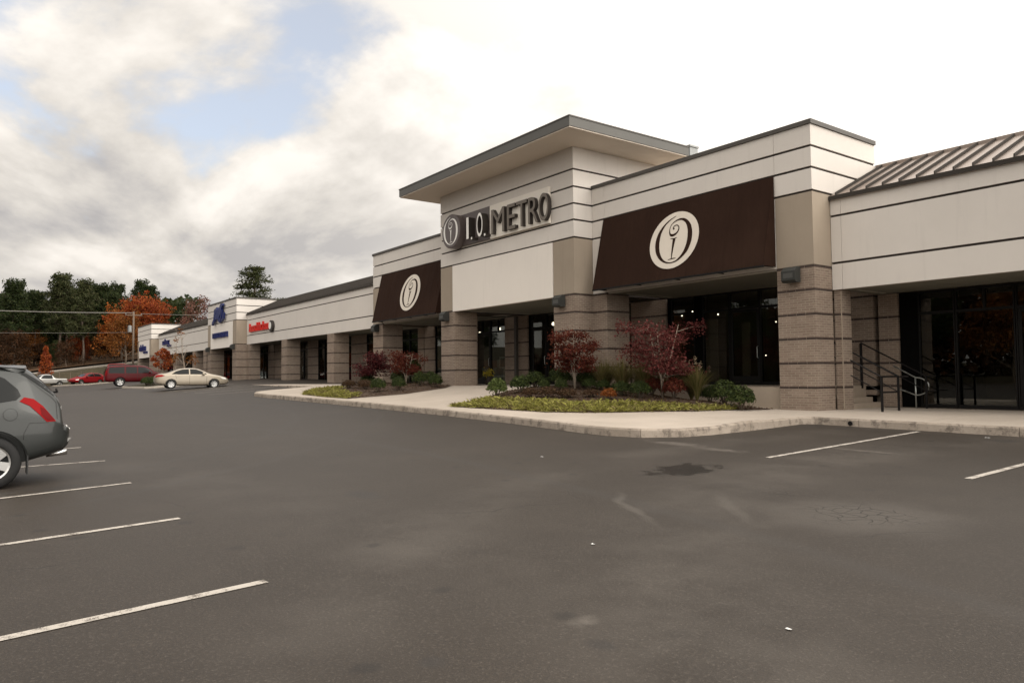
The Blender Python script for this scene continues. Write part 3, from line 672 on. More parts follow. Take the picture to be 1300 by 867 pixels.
def tower(label, x0, x1):
    t = thing('tower_building', label, 'shop building', ((x0 + x1) / 2, 20, 1.13), 'low sign towers of the shopping strip')
    bay_wall(t, x0, x1, [], left_ret=22.72, right_ret=22.72)
    piece(L_front(x0, x0 + 1.05, YA, 20.3), 4.66, 6.735, 'tan_panel', 'tan', t); piece(L_front(x1 - 1.1, x1, YA, None, 20.3), 4.66, 6.735, 'tan_panel', 'tan', t)
    piece([(x0 + 1.08, YA - .012), (x1 - 1.13, YA - .012), (x1 - 1.13, YA + .2), (x0 + 1.08, YA + .2)], 4.42, 6.735, 'sign_panel', 'panel', t)
    pier(x0, x0 + 1.1, YA + .003, 20.4, 1.1, 4.65, t); pier(x1 - 1.2, x1, YA + .003, YW - .003, 1.1, 4.65, t)
    pier(x1 - .5, x1 + .9, YW + .003, 20.95, 1.1, 4.59, t)
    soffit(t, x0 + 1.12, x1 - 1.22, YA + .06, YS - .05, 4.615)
    n = 6; w_ = (x1 - x0 - .6) / n
    storefront(t, [(x0 + .3 + i * w_, x0 + .3 + (i + 1) * w_ - .02, 'bgddgb'[i]) for i in range(n)], 1.15, 3.93, 4.6)
    interior(t, x0 + .1, x1 - .1, 1.15, 4.75); mass(t, x0 + .05, x1 - .05, 8.5)
tower('square cream sign tower with a blue emblem, beyond the long wing', -76.2, -66.66)
tower('farthest cream sign tower at the end of the strip by the trees', -113.1, -103.9)
# steps and rails beside the low wing
stp = thing('steps', 'short flight of concrete steps behind the large brick pier', 'steps', (-11.8, 21.4, .53))
for i in range(4): MB().box(-11.35 - .3 * (i + 1) - (.6 if i == 3 else 0), -11.35 - .3 * i - .003, 20.62, 22.45, .53 if i == 0 else .53, .53 + .155 * (i + 1)).build('step', 'base', stp)
def rail(name, label, paths, rad, mat):
    o = thing(name, label, 'handrail', paths[0][0])
    for nm, p in zip(['rail', 'rail', 'post', 'post', 'post', 'post', 'post'], paths): MB().tube(p, rad, 8).build(nm, mat, o, smooth=True)
    return o
hr = thing('handrail', 'black steel stair handrails on square posts beside brick pier', 'handrail', (-10, 20.5, .53))
for y in (19.75, 20.66, 22.3):
    xe = -10.85 if y < 20 else -11.9
    z1 = 1.47 + .545 * (-10.0 - xe)
    MB().tube([(xe, y, z1), (-10.0, y, 1.47), (-9.72, y, 1.47)] if y > 20 else [(xe, y, z1), (-10, y, 1.47)], .021, 8).build('rail', 'black', hr)
    MB().tube([(xe, y, z1 - .42), (-10.0, y, 1.05), (-9.72, y, 1.05)] if y > 22 else [(xe, y, z1 - .42), (-10, y, 1.05)], .015, 8).build('lower_rail', 'black', hr)
    MB().box(-10.025, -9.975, y - .025, y + .025, .5, 1.46).build('post', 'black', hr)
    if y > 20: MB().box(-11.93, -11.87, y - .03, y + .03, 1.1, z1 - .02).build('post', 'black', hr)
for z_ in (1.47, 1.05): MB().tube([(-10, 19.75, z_), (-10, 20.66, z_)], .024, 8).build('cross_rail', 'black', hr)
sr = thing('pale_rail', 'pale grey rail with a half round return on one post', 'handrail', (-10.32, 22.4, .53))  # pale rail form standing just before the shop glass
arc_ = [(-10.32 + .36 * sin(a) * 1.05, 22.35, 1.17 + .26 * cos(a)) for a in [pi * i / 10 for i in range(11)]]
MB().tube([(-10.32, 22.35, .53), (-10.32, 22.35, 1.43)], .022, 8).build('post', 'steel', sr, smooth=True)
MB().tube([(-10.95, 22.35, 1.78), (-10.32, 22.35, 1.43)] + arc_[1:] + [(-10.6, 22.35, 1.02)], .02, 8).build('rail', 'steel', sr, smooth=True)
MB().tube([(-10.86, 22.35, 1.1), (-10.6, 22.35, 1.02)], .018, 8).build('lower_rail', 'steel', sr)

# ------------------------------------------------------------------ awnings, logo, signs
def ellipse(cx, cy, rx, ry, n=48, tilt=0.):
    return [(cx + rx * cos(a) * cos(tilt) - ry * sin(a) * sin(tilt), cy + rx * cos(a) * sin(tilt) + ry * sin(a) * cos(tilt)) for a in [2 * pi * i / n for i in range(n)]]
def ribbon(pts, ws):
    L_, R_ = [], []
    for i, p in enumerate(pts):
        a = Vector(pts[max(i - 1, 0)]); b = Vector(pts[min(i + 1, len(pts) - 1)]); t = (b - a).normalized()
        L_.append((p[0] - t.y * ws[i], p[1] + t.x * ws[i])); R_.append((p[0] + t.y * ws[i], p[1] - t.x * ws[i]))
    return L_, R_
def spline(ctrl, ws, sub=5):
    P, W_ = [], []; n = len(ctrl)
    for i in range(n - 1):
        p0, p1, p2, p3 = (Vector(ctrl[max(0, min(n - 1, j))]) for j in (i - 1, i, i + 1, i + 2))
        for q in range(sub):
            t = q / sub
            P.append(tuple(.5 * (2 * p1 + (p2 - p0) * t + (2 * p0 - 5 * p1 + 4 * p2 - p3) * t * t + (3 * p1 - p0 - 3 * p2 + p3) * t ** 3))); W_.append(lerp(ws[i], ws[i + 1], t))
    return P + [ctrl[-1]], W_ + [ws[-1]]
def logo_shapes():
    """round emblem: a letter O with thick and thin strokes whose stroke curls in over a letter i (unit radius)"""
    O_ = [(-.022, .853), (-.275, .75), (-.478, .602), (-.632, .384), (-.70, .134), (-.695, -.115), (-.615, -.376), (-.451, -.6), (-.245, -.74), (-.009, -.795), (.24, -.752), (.457, -.596), (.60, -.399), (.675, -.131), (.67, .136), (.60, .389), (.45, .596), (.251, .702), (.066, .70), (-.092, .64), (-.20, .536), (-.228, .388), (-.189, .243), (-.096, .182), (.024, .198), (.124, .266), (.167, .38), (.138, .47), (.056, .521), (-.039, .507), (-.081, .448), (-.033, .384)]
    W_ = [.010, .022, .035, .062, .088, .092, .078, .050, .028, .018, .028, .055, .082, .095, .095, .080, .055, .038, .026, .018, .014, .016, .030, .045, .042, .030, .022, .018, .017, .018, .022, .034]
    return [ribbon(*spline(O_, W_)), ribbon([(.022, .056), (.011, -.169), (.005, -.409), (.012, -.651)], [.062, .046, .030, .016]),
            ribbon([(-.14, .067), (.022, .050), (.138, .07)], [.010, .020, .008]), ribbon([(-.134, -.679), (.019, -.658), (.195, -.653)], [.008, .020, .012])]
def strip_mesh(b, shape, fn):
    L_, R_ = shape; n = len(L_)
    b.add([fn(*p) for p in L_] + [fn(*p) for p in R_], [(i, n + i, n + i + 1, i + 1) for i in range(n - 1)])
def awning(label, x0, x1, logo_c, skew=.0):
    yt, zt, yb, zb = YA - .012, 7.41, YA - .62, 4.72
    a = thing('awning', label, 'awning', ((x0 + x1) / 2, YA, 4.7), 'brown awnings of the main store')
    n = 8
    b = MB(); V = lambda x, t, o=0.: (x, lerp(yt, yb, t) - o * .97, lerp(zt, zb, t) - o * .2)
    N = 24
    for i in range(N + 1):
        x = lerp(x0, x1, i / N)
        for j in range(n + 1):
            t = j / n; sag = .03 * sin(pi * t) * (.6 + .4 * cos(2 * pi * 4 * i / N))
            b.v.append((x, lerp(yt, yb, t) + sag, lerp(zt, zb, t)))
    b.f = [(i * (n + 1) + j, i * (n + 1) + j + 1, (i + 1) * (n + 1) + j + 1, (i + 1) * (n + 1) + j) for i in range(N) for j in range(n)]; b.mi = [0] * len(b.f)
    b.build('front_cloth', 'awning', a, smooth=True)
    for i in range(1, 5):                                            # sewn joints
        x = lerp(x0, x1, i / 5); q = MB()
        for j in range(n + 1):
            t = j / n; sg_ = .03 * sin(pi * t) * (.6 + .4 * cos(2 * pi * 4 * i / 5))
            q.v += [(x - .014, lerp(yt, yb, t) + sg_ - .004, lerp(zt, zb, t)), (x + .014, lerp(yt, yb, t) + sg_ - .004, lerp(zt, zb, t))]
        q.f = [(2 * j, 2 * j + 2, 2 * j + 3, 2 * j + 1) for j in range(n)]; q.mi = [0] * n
        q.build('cloth_seam', 'awning', a)
    for x in (x0, x1): MB().prism([(yt, zt), (yb, zb), (yt, zb)], x - .008, x + .008, axis='x').build('end_cloth', 'awning', a)
    MB().box(x0 - .01, x1 + .01, yb - .015, yb + .03, zb - .05, zb + .01).build('hem_bar', 'frame', a)
    for x in [lerp(x0 + .1, x1 - .1, i / 4) for i in range(5)]:
        MB().tube([(x, yt, zb + .02), (x, yb, zb + .0)], .018, 6).build('strut', 'frame', a)
    cx, ct, H, Wd = logo_c
    def lay(o): return lambda u, v: (cx + u * H, lerp(yt, yb, ct - v * H / 2.77) - o, lerp(zt, zb, ct - v * H / 2.77) - o * .3)
    e = ellipse(0, 0, 1.045, 1., 56, 0); bb = MB(); fn = lay(.012)
    rings = [(q * 1.) for q in (1., .5, .02)]
    for q in rings: bb.v += [fn(x * q, y * q) for x, y in e]
    m_ = len(e); bb.f = [(r_ * m_ + i, r_ * m_ + (i + 1) % m_, (r_ + 1) * m_ + (i + 1) % m_, (r_ + 1) * m_ + i) for r_ in range(2) for i in range(m_)] + [tuple(range(2 * m_, 3 * m_))]; bb.mi = [0] * len(bb.f)
    lg = bb.build('emblem', 'awnlogo', a, fix=True)
    b2 = MB(); 
    for shp in logo_shapes(): strip_mesh(b2, shp, lay(.017))
    b2.build('emblem_mark', 'awning', lg)
    return a
awning('wide brown cloth awning over the shop front beside the large brick pier', -19.95, -12.70, (-16.29, .509, 1., 0), 1.)
awning('brown cloth awning beyond the tower, over the two small maples', -38.30, -31.3, (-34.38, .509, 1., 0), 1.)

def text_mesh(ch, x0, x1, z0, z1, y0, depth, bold=.0):
    cu = bpy.data.curves.new('glyph', 'FONT'); cu.body = ch; cu.offset = bold; cu.resolution_u = 6
    ob = bpy.data.objects.new('glyph', cu); COL.objects.link(ob)
    me = bpy.data.meshes.new_from_object(ob.evaluated_get(bpy.context.evaluated_depsgraph_get()))
    bpy.data.objects.remove(ob)
    xs = [v.co.x for v in me.vertices]; ys = [v.co.y for v in me.vertices]
    sx_, sy_ = (x1 - x0) / (max(xs) - min(xs)), (z1 - z0) / (max(ys) - min(ys))
    bm = bmesh.new(); bm.from_mesh(me); bpy.data.meshes.remove(me)
    bmesh.ops.remove_doubles(bm, verts=bm.verts, dist=1e-5)
    mx_, my_ = min(xs), min(ys)
    for v in bm.verts: v.co = Vector((x0 + (v.co.x - mx_) * sx_, y0, z0 + (v.co.y - my_) * sy_))
    bm.normal_update()
    ext = bmesh.ops.extrude_face_region(bm, geom=bm.faces[:])
    front = [e for e in ext['geom'] if isinstance(e, bmesh.types.BMFace)]
    for v in {v for f_ in front for v in f_.verts}: v.co.y -= depth
    for f_ in bm.faces: f_.material_index = 1
    for f_ in front: f_.material_index = 0
    bmesh.ops.recalc_face_normals(bm, faces=bm.faces)
    return bm
def letter(ch, x0, x1, z0, z1, y0, depth, par, mats, bold=0., name='letter'):
    bm = text_mesh(ch, x0, x1, z0, z1, y0, depth, bold); w = world_loc(par)
    for v in bm.verts: v.co -= w
    return bm_obj(bm, name, mats, par)
sg = thing('store_sign', 'grey and cream store sign reading I.O. METRO with round emblem', 'sign', (-25.5, YT - .1, 7.5))
MB().box(-28.35, -25.915, YT - .11, YT - .02, 7.52, 8.94).build('grey_plate', 'greyplate', sg)
MB().box(-25.90, -21.90, YT - .13, YT - .02, 7.50, 8.93).build('cream_plate', 'creamplate', sg)
for ch, a, b in (('M', -25.50, -24.62), ('E', -24.36, -23.86), ('T', -23.72, -23.08), ('R', -22.93, -22.38), ('O', -22.26, -21.72)):
    z0, z1 = (7.62, 8.66) if ch != 'O' else (7.60, 8.68)
    letter(ch, a - .06, b + .0, z0, z1, YT - .131, .17, sg, ['bronze', 'signside'], .0)
letter('I', -27.27, -27.09, 7.66, 8.62, YT - .111, .34, sg, ['whitesign', 'signside'], .0)
letter('O', -26.46, -26.0, 7.62, 8.66, YT - .111, .34, sg, ['whitesign', 'signside'], .0)
for xx in (-26.95, -25.93):
    fs_ = MB().box(xx, xx + .1, YT - .42, YT - .111, 7.60, 7.70).build('full_stop', 'signside', sg)
    MB().box(xx, xx + .1, YT - .425, YT - .42, 7.60, 7.70).build('stop_face', 'whitesign', fs_)
dk = MB().lathe([(.78, YT - .02), (.78, YT - .45), (.74, YT - .47)], (-28.55, 0, 8.22), 40, 'y').build('emblem_drum', 'greyplate', sg, fix=True)
b2 = MB()
for shp in logo_shapes(): strip_mesh(b2, shp, lambda u, v: (-28.55 + u * .78, YT - .478, 8.22 + v * .76))
b2.build('emblem_mark', 'whitesign', dk)

def stroke_word(par, x0, x1, z0, z1, y, depth, mat, n, seed, tall=(0,), w=.07):
    """a run of upright channel strokes and arches, the reading of far script lettering that the photograph leaves unreadable"""
    rnd = random.Random(seed); H = z1 - z0; cw = (x1 - x0) / n
    for i in range(n):
        a = x0 + i * cw; zt = z1 + (H * .45 if i in tall else 0); b = MB(); kd = rnd.randrange(4)
        b.box(a + .02 * cw, a + .02 * cw + w, y - depth, y, z0, zt)
        if kd in (0, 1): b.box(a + .02 * cw + w, a + .85 * cw, y - depth, y, z1 - w, z1); b.box(a + .85 * cw - w, a + .85 * cw, y - depth, y, z0, z1 - w)
        if kd == 1: b.box(a + .02 * cw + w, a + .85 * cw - w, y - depth, y, z0, z0 + w)
        if kd == 2:
            for q in (0, .45, 1): b.box(a + .02 * cw + w, a + .82 * cw, y - depth, y, z0 + q * (H - w), z0 + q * (H - w) + w)
        if kd == 3: b.prism([(a + .02 * cw + w, z0 + H * .4), (a + .85 * cw, z1), (a + .85 * cw - w * 1.4, z1), (a + .02 * cw + w, z0 + H * .6)], y - depth, y, axis='y'); b.prism([(a + .02 * cw + w, z0 + H * .5), (a + .3 * cw, z0 + H * .55), (a + .88 * cw, z0), (a + .88 * cw - w * 1.4, z0)], y - depth + .003, y - .003, axis='y')
        b.build('letter', mat, par)
rs = thing('red_sign', 'red lettering sign with a round black and white mark on cream wing', 'sign', (-62.5, YW - .02, 5.6))
stroke_word(rs, -65.6, -60.5, 5.62, 6.12, YW - .02, .14, 'redsign', 10, 3, (0, 4, 5, 7), .13)
MB().lathe([(.46, YW - .02), (.46, YW - .2)], (-59.75, 0, 5.82), 24, 'y').build('round_mark', 'signside', rs, fix=True)
MB().lathe([(.30, YW - .201), (.30, YW - .215)], (-59.88, 0, 5.86), 24, 'y').build('mark_centre', 'whitesign', rs, fix=True)
bs = thing('blue_emblem_sign', 'large dark blue emblem high on the square sign tower', 'sign', (-71.5, YA - .02, 7.2))
b = MB()
sh = [ribbon([(-73.6, 6.75), (-73.0, 7.1), (-72.7, 7.9), (-72.0, 8.1)], [.14, .2, .28, .18]), ribbon([(-72.6, 7.5), (-71.6, 7.55), (-71.0, 7.9), (-70.6, 8.35), (-70.1, 8.4)], [.35, .45, .36, .22, .08]),
      ribbon([(-71.6, 7.5), (-71.5, 7.1), (-71.1, 6.95), (-70.7, 7.3), (-70.5, 7.9)], [.2, .22, .2, .16, .1]), ribbon([(-70.5, 6.9), (-70.0, 7.2), (-69.8, 7.6)], [.08, .14, .12])]
for i, (L_, R_) in enumerate(sh):
    q = MB(); nn = len(L_)
    for j in range(nn - 1):
        q.prism([L_[j], L_[j + 1], R_[j + 1], R_[j]], YA - .30 + .01 * i, YA - .10, axis='y')
    q.build('emblem_stroke', 'bluesign', bs, fix=True)
MB().box(-73.0, -70.6, YA - .10, YA - .02, 7.2, 7.9).build('backing', 'signside', bs)
bw = thing('blue_word_sign', 'dark blue block lettering on white panel of the square tower', 'sign', (-71.5, YA - .03, 5.4))
stroke_word(bw, -74.0, -69.0, 5.40, 5.88, YA - .03, .14, 'bluesign', 9, 5, (), .14)
fa = thing('blue_script_sign', 'small blue script sign on the farthest tower white panel', 'sign', (-108.5, YA - .03, 5.5))
stroke_word(fa, -111.2, -106.9, 5.35, 5.95, YA - .03, .14, 'bluesign', 6, 9, (1, 3), .2)
stroke_word(fa, -108.5, -105.9, 5.0, 5.25, YA - .03, .12, 'bluesign', 5, 2, (), .1)
fb = thing('blue_wing_sign', 'small blue script sign at far end of the farther wing', 'sign', (-99, YW - .02, 5.8))
stroke_word(fb, -101.2, -97.4, 5.85, 6.35, YW - .02, .14, 'bluesign', 6, 11, (2,), .2)
stroke_word(fb, -98.6, -96.4, 5.55, 5.75, YW - .02, .12, 'bluesign', 5, 4, (), .09)

# wall lamps
def wall_lamp(x, y, z, label):
    t = thing('wall_lamp', label, 'wall lamp', (x, y, z), 'box lamps on the brick piers')
    MB().box(x - .16, x + .16, y - .06, y - .002, z - .20, z + .20).build('back_plate', 'lampbody', t)
    MB().prism([(y - .06, z - .22), (y - .06, z + .22), (y - .20, z + .22), (y - .34, z + .10), (y - .34, z - .16), (y - .28, z - .22)], x - .22, x + .22, axis='x').build('housing', 'lampbody', t)
    MB().box(x - .15, x + .15, y - .348, y - .342, z - .10, z + .04).build('lens', 'lampglass', t)
wall_lamp(-12.1, YA, 4.40, 'dark green box lamp on the large brick pier by the steps')
wall_lamp(-21.3, YT, 4.40, 'dark box lamp on the tower pier behind the red maples')
wall_lamp(-29.65, YT, 4.40, 'dark box lamp on the tower pier beside the shop entrance')
wall_lamp(-38.85, YA, 4.40, 'dark box lamp on brick pier under the far awning corner')
wall_lamp(-67.3, YA, 4.40, 'tiny dark lamp on the square tower pier near red sign')
wall_lamp(-75.6, YA, 4.40, 'tiny dark lamp on square tower pier above the beige car')

# lamps and goods seen through the glass
def bulb(x, y, z, label, r_=.07, grp='small lit bulbs inside the main store'):
    t = thing('pendant_lamp', label, 'lamp', (x, y, z), grp)
    MB().lathe([(.005, z - r_), (r_ * .8, z - r_ * .6), (r_, z), (r_ * .7, z + r_ * .7), (.01, z + r_)], (x, y, 0), 10).build('bulb', 'bulb', t, smooth=True)
    MB().tube([(x, y, z + r_ * .9), (x, y, 4.7)], .006, 4).build('cord', 'black', t)
rnd = random.Random(4)
for i in range(9): bulb(-20.2 + i * .62, 23.6 + rnd.random() * .6, 4.0 + .12 * sin(i * 1.3), 'tiny lit bulb hanging inside the window behind the wide awning', .028, 'string of tiny bulbs behind the wide awning')
for i in range(7): bulb(-17.7 + rnd.random() * .9, 25 + rnd.random(), 2.3 + i * .22, 'tiny lit chandelier drop hanging behind the glass door', .022, 'chandelier drops behind the glass door')
bulb(-15.35, 23.9, 4.12, 'bright white lamp inside the window next to large pier', .11)
bulb(-17.6, 25.4, 3.4, 'bright white lamp deep inside behind the glass door', .06)
for x, y, z, l in ((-34.9, 23.6, 4.02, 'lit lamp inside at the entrance by the tower pier'), (-33.4, 23.9, 4.2, 'small lit lamp over the entrance display'), (-28.2, 23.5, 4.15, 'lit lamp behind the double door glass'), (-27.6, 23.8, 4.12, 'second lit lamp behind the double door glass'), (-27.5, 24.2, 3.4, 'low lit lamp behind the tower glass')): bulb(x, y, z, l, .09)
ar = thing('armchair', 'pale teal upholstered armchair in the entrance window', 'armchair', (-33.2, 23.5, 1.17))
for nm, q in (('seat', (-33.8, -32.7, 23.1, 24.0, 1.3, 1.75)), ('backrest', (-33.8, -32.7, 24.0, 24.2, 1.3, 2.5)), ('armrest', (-33.98, -33.8, 23.1, 24.2, 1.3, 2.05)), ('armrest', (-32.7, -32.52, 23.1, 24.2, 1.3, 2.05))): MB().box(*q).build(nm, 'teal', ar)
ws_ = thing('window_notice', 'white framed notice standing in the shop window', 'notice', (-31.5, 22.9, 1.8))
fz = MB(); fz.box(-31.9, -31.08, 22.8, 22.83, 1.98, 2.06).box(-31.9, -31.08, 22.8, 22.83, 2.52, 2.6).box(-31.9, -31.8, 22.8, 22.83, 2.06, 2.52).box(-31.2, -31.08, 22.8, 22.83, 2.06, 2.52); fz.build('border', 'cloth', ws_)
MB().box(-31.8, -31.2, 22.81, 22.825, 2.06, 2.52).build('print', 'signside', ws_); MB().box(-31.55, -31.45, 22.82, 22.86, 1.2, 1.98).build('stand', 'cloth', ws_)
sb = thing('sofa', 'pale teal sofa end behind the framed window notice', 'sofa', (-31.6, 23.6, 1.17))
MB().box(-32.4, -30.9, 23.3, 24.2, 1.3, 1.78).build('seat', 'teal', sb); MB().box(-32.4, -30.9, 24.2, 24.4, 1.3, 2.15).build('backrest', 'teal', sb)
df = thing('dress_form', 'black dress on a stand in the window behind red maple', 'dress form', (-22.45, 23.1, 1.19))
MB().lathe([(.30, 1.75), (.26, 2.1), (.17, 2.45), (.23, 2.75), (.19, 2.95), (.05, 3.05), (.04, 3.2), (.01, 3.22)], (-22.45, 23.1, 0), 14).build('dress', 'blackcloth', df, smooth=True)
MB().tube([(-22.45, 23.1, 1.2), (-22.45, 23.1, 1.78)], .03, 6).build('stand', 'black', df)
wp_ = tag(MB().box(-22.9, -22.0, 23.5, 23.54, 1.3, 2.75).build('display_board', 'cloth'), 'pale display board behind the black dress form', 'board')
for x, y, w_, h_, mt_, l in ((-19.2, 24.2, .8, 2.6, 'tan', 'tall beige display panel in the window behind the largest maple'), (-21.2, 24.0, .5, 1.7, 'base', 'low brown display panel left of the black dress'), (-17.75, 24.6, .35, 2.4, 'tan', 'narrow beige panel behind the dark shop door'), (-15.2, 23.9, .6, .75, 'base', 'low brown chest in the window beside the large pier')):
    dp = thing('shop_display', l, 'display', (x, y, 1.19)); MB().box(x - w_ / 2, x + w_ / 2, y, y + .06, 1.3, 1.19 + h_).build('board', mt_, dp); MB().box(x - w_ / 2 - .05, x + w_ / 2 + .05, y - .1, y + .16, 1.18, 1.3).build('foot', 'black', dp)
for x, z0_, h_, mt_, l in ((-62.6, 2.0, .9, 'terracotta', 'dark poster low in the wing window near the red sign'), (-60.2, 1.5, 1.6, 'amberposter', 'ochre poster on the wing door glass'), (-54.5, 1.4, 1.8, 'amberposter', 'ochre poster in the wing window between the two columns'), (-51.9, 1.5, 1.3, 'cloth', 'pale poster on the wing door between the columns')):
    tag(MB().box(x - .35, x + .35, YS + .03, YS + .04, z0_, z0_ + h_).build('window_poster', mt_), l, 'poster')
pt = thing('flower_pot', 'dark pot of yellow flowers beside the tower entrance pier', 'flower pot', (-29.75, 20.6, 1.15))
MB().lathe([(.13, 1.15), (.20, 1.55), (.22, 1.58), (.18, 1.57)], (-29.75, 20.6, 0), 14).build('pot', 'terracotta', pt)

# ------------------------------------------------------------------ vegetation
def leaf_quads(pts, size, rnd, flat=0., jitter=.4, asp=.7, outward=None):
    b = MB(); v = b.v; f = b.f
    for p in pts:
        s_ = size * (1 - jitter + 2 * jitter * rnd.random())
        nx, ny, nz = rnd.gauss(0, 1), rnd.gauss(0, 1), rnd.gauss(0, 1) + flat
        nrm = Vector((nx, ny, nz)).normalized()
        if outward is not None:
            o_ = Vector(p) - outward
            if o_.length > 1e-6: nrm = (nrm * .6 + o_.normalized()).normalized()
        a = nrm.orthogonal().normalized(); t = rnd.random() * 6.28
        c_ = nrm.cross(a); a, c_ = a * cos(t) + c_ * sin(t), c_ * cos(t) - a * sin(t)
        P = Vector(p); i = len(v); bend = nrm * s_ * .18
        v += [tuple(P - a * s_ * .5), tuple(P - c_ * s_ * asp * .5 + bend), tuple(P + a * s_ * .5), tuple(P + c_ * s_ * asp * .5 + bend)]
        f.append((i, i + 1, i + 2, i + 3)); b.mi.append(0)
    return b
def limbs(b, base, height, spread, rnd, rad, nl=6, crown0=.35, sub=2, gnarl=.25, seg=6):
    """tapered trunk with limbs; returns the limb tips"""
    tips = []; top = Vector(base) + Vector((rnd.uniform(-.06, .06) * height, rnd.uniform(-.06, .06) * height, height * .8))
    tr = []; n = 5
    for i in range(n + 1):
        t = i / n; p = Vector(base).lerp(top, t)
        if 0 < i: p += Vector((rnd.gauss(0, 1), rnd.gauss(0, 1), 0)) * gnarl * .08 * height * min(t, .6)
        tr.append(p)
    b.tube(tr, [rad * (1 - .8 * i / n) for i in range(n + 1)], seg); tips.append(tr[-1])
    for j in range(nl):
        t = crown0 + (1 - crown0) * (j + rnd.random() * .6) / nl; q = t * n; i = min(int(q), n - 1)
        p0 = tr[i].lerp(tr[i + 1], q - i); a = j * 2.4 + rnd.random()
        ln = spread * (.7 + .5 * rnd.random()) * (1.15 - .6 * (t - crown0) / (1 - crown0))
        d = Vector((cos(a), sin(a), .35 + .6 * rnd.random())).normalized()
        p1 = p0 + d * ln * .5 + Vector((0, 0, .03 * height)); p2 = p0 + d * ln + Vector((0, 0, rnd.uniform(-.02, .08) * height))
        r1 = rad * (1 - .8 * t) * .55
        b.tube([p0, p1, p2], [r1, r1 * .6, r1 * .2], 5); tips += [p2, p1.lerp(p2, .5)]
        for _ in range(sub):
            d2 = (d + Vector((rnd.gauss(0, .6), rnd.gauss(0, .6), rnd.gauss(.1, .35)))).normalized()
            p3 = p1 + d2 * ln * .55; b.tube([p1, p1.lerp(p3, .5) + Vector((0, 0, .01 * height)), p3], [r1 * .5, r1 * .3, r1 * .12], 4); tips.append(p3)
    return tips
def clumps(tips, per, rad, rnd, flat=1.):
    pts = []
    for t in tips:
        k_ = int(per * (.6 + .8 * rnd.random()))
        for _ in range(k_):
            d = Vector((rnd.gauss(0, 1), rnd.gauss(0, 1), rnd.gauss(0, 1) * flat))
            d *= rad * (rnd.random() ** .4) / max(d.length, 1e-6)
            pts.append(t + d)
    return pts
PROTO = {}
def make_tree(key, trunk_bm, crown_bm, tmat, cmat):
    PROTO[key] = (trunk_bm.mesh('trunk', smooth=True), crown_bm.mesh('crown'), tmat, cmat)
    PROTO[key][0].materials.append(M[tmat]); PROTO[key][1].materials.append(M[cmat])
def plant(key, name, label, cat, loc, sc=1., rz=0., group=None, tint=None, sz=None):
    tm, cm, a, c = PROTO[key]
    o = thing(name, label, cat, loc, group, rz); o.scale = (sc, sc, sz if sz else sc)
    t = bpy.data.objects.new('trunk', tm); COL.objects.link(t); t.parent = o
    c_ = bpy.data.objects.new('crown', cm); COL.objects.link(c_); c_.parent = o
    if tint:
        c_.material_slots[0].link = 'OBJECT'; c_.material_slots[0].material = M[tint]
    return o
# pines: whorls of branches carrying needle clumps, bare lower trunk, normalised to 20 m
for v in range(5):
    rnd = random.Random(20 + v if v < 4 else 77); tb = MB(); H = 20.
    pts = [Vector((.25 * sin(v + i), .25 * cos(1.7 * v + i), H * i / 6)) for i in range(7)]; pts[0] = Vector((0, 0, -.5))
    tb.tube(pts, [.30, .27, .24, .20, .15, .09, .03], 7); cps = []
    z = H * (.34 + .05 * (v % 4))
    while z < H * .985:
        t = (z / H - .33) / .67; R_ = 3.6 * (1 - .72 * max(0, t) ** 1.5) * (.75 + .5 * rnd.random()) + .3
        nb = rnd.randint(3, 5); a0 = rnd.random() * 6.28
        for j in range(nb):
            a = a0 + 6.28 * j / nb + rnd.gauss(0, .3); rr = R_ * (.55 + .6 * rnd.random())
            e = Vector((cos(a) * rr, sin(a) * rr, z + rr * rnd.uniform(-.05, .32)))
            tb.tube([Vector((.2, .2, z)), e * .55 + Vector((0, 0, z * .45 + .05)), e], [.06, .045, .015], 4)
            for q in (.5, .75, 1.): cps.append(Vector((0, 0, z)).lerp(e, q) + Vector((rnd.gauss(0, .2), rnd.gauss(0, .2), rnd.gauss(.1, .15))))
        z += H * (rnd.uniform(.018, .040) if v < 4 else rnd.uniform(.024, .046))
    pts = clumps(cps, 24 if v < 4 else 26, .9 if v < 4 else .85, rnd, .6 if v < 4 else .4)
    make_tree('pine%d' % v, tb, leaf_quads(pts, .55 if v < 4 else .42, rnd, .3, .4, .45), 'pinebark', 'pine')
# broadleaf trees, normalised to 15 m
for v in range(4):
    rnd = random.Random(50 + v); tb = MB()
    tips = limbs(tb, (0, 0, -.4), 15 * .92, 4.6 if v < 2 else 4.0, rnd, .30, 15, .16, 3, .3)
    ex = [t + Vector((rnd.gauss(0, 1.2), rnd.gauss(0, 1.2), rnd.gauss(.3, 1.))) for t in tips]
    pts = clumps(tips + ex, 34, 1.35, rnd, .75)
    make_tree('broad%d' % v, tb, leaf_quads(pts, .42, rnd, .4, .4, .75), 'bark', 'orange')
# sparse tree
rnd = random.Random(81); tb = MB(); tips = limbs(tb, (0, 0, -.3), 13.5, 4.4, rnd, .24, 14, .25, 4, .3)
make_tree('sparse', tb, leaf_quads(clumps(tips, 24, 1.15, rnd, .8), .34, rnd, .3, .4, .75), 'bark', 'mauve')
# young street trees 5 m
rnd = random.Random(90); tb = MB(); tips = limbs(tb, (0, 0, 0), 5.2, 1.1, rnd, .06, 9, .35, 3, .2)
make_tree('young', tb, leaf_quads(clumps(tips, 26, .34, rnd, .8), .20, rnd, .2, .4, .8), 'palebark', 'orange')
rnd = random.Random(91); tb = MB(); tips = limbs(tb, (0, 0, 0), 6.0, 1.2, rnd, .06, 11, .3, 4, .2)
make_tree('bareyoung', tb, leaf_quads(clumps(tips[:10], 16, .34, rnd, .8), .18, rnd, .2, .4, .8), 'palebark', 'amber')
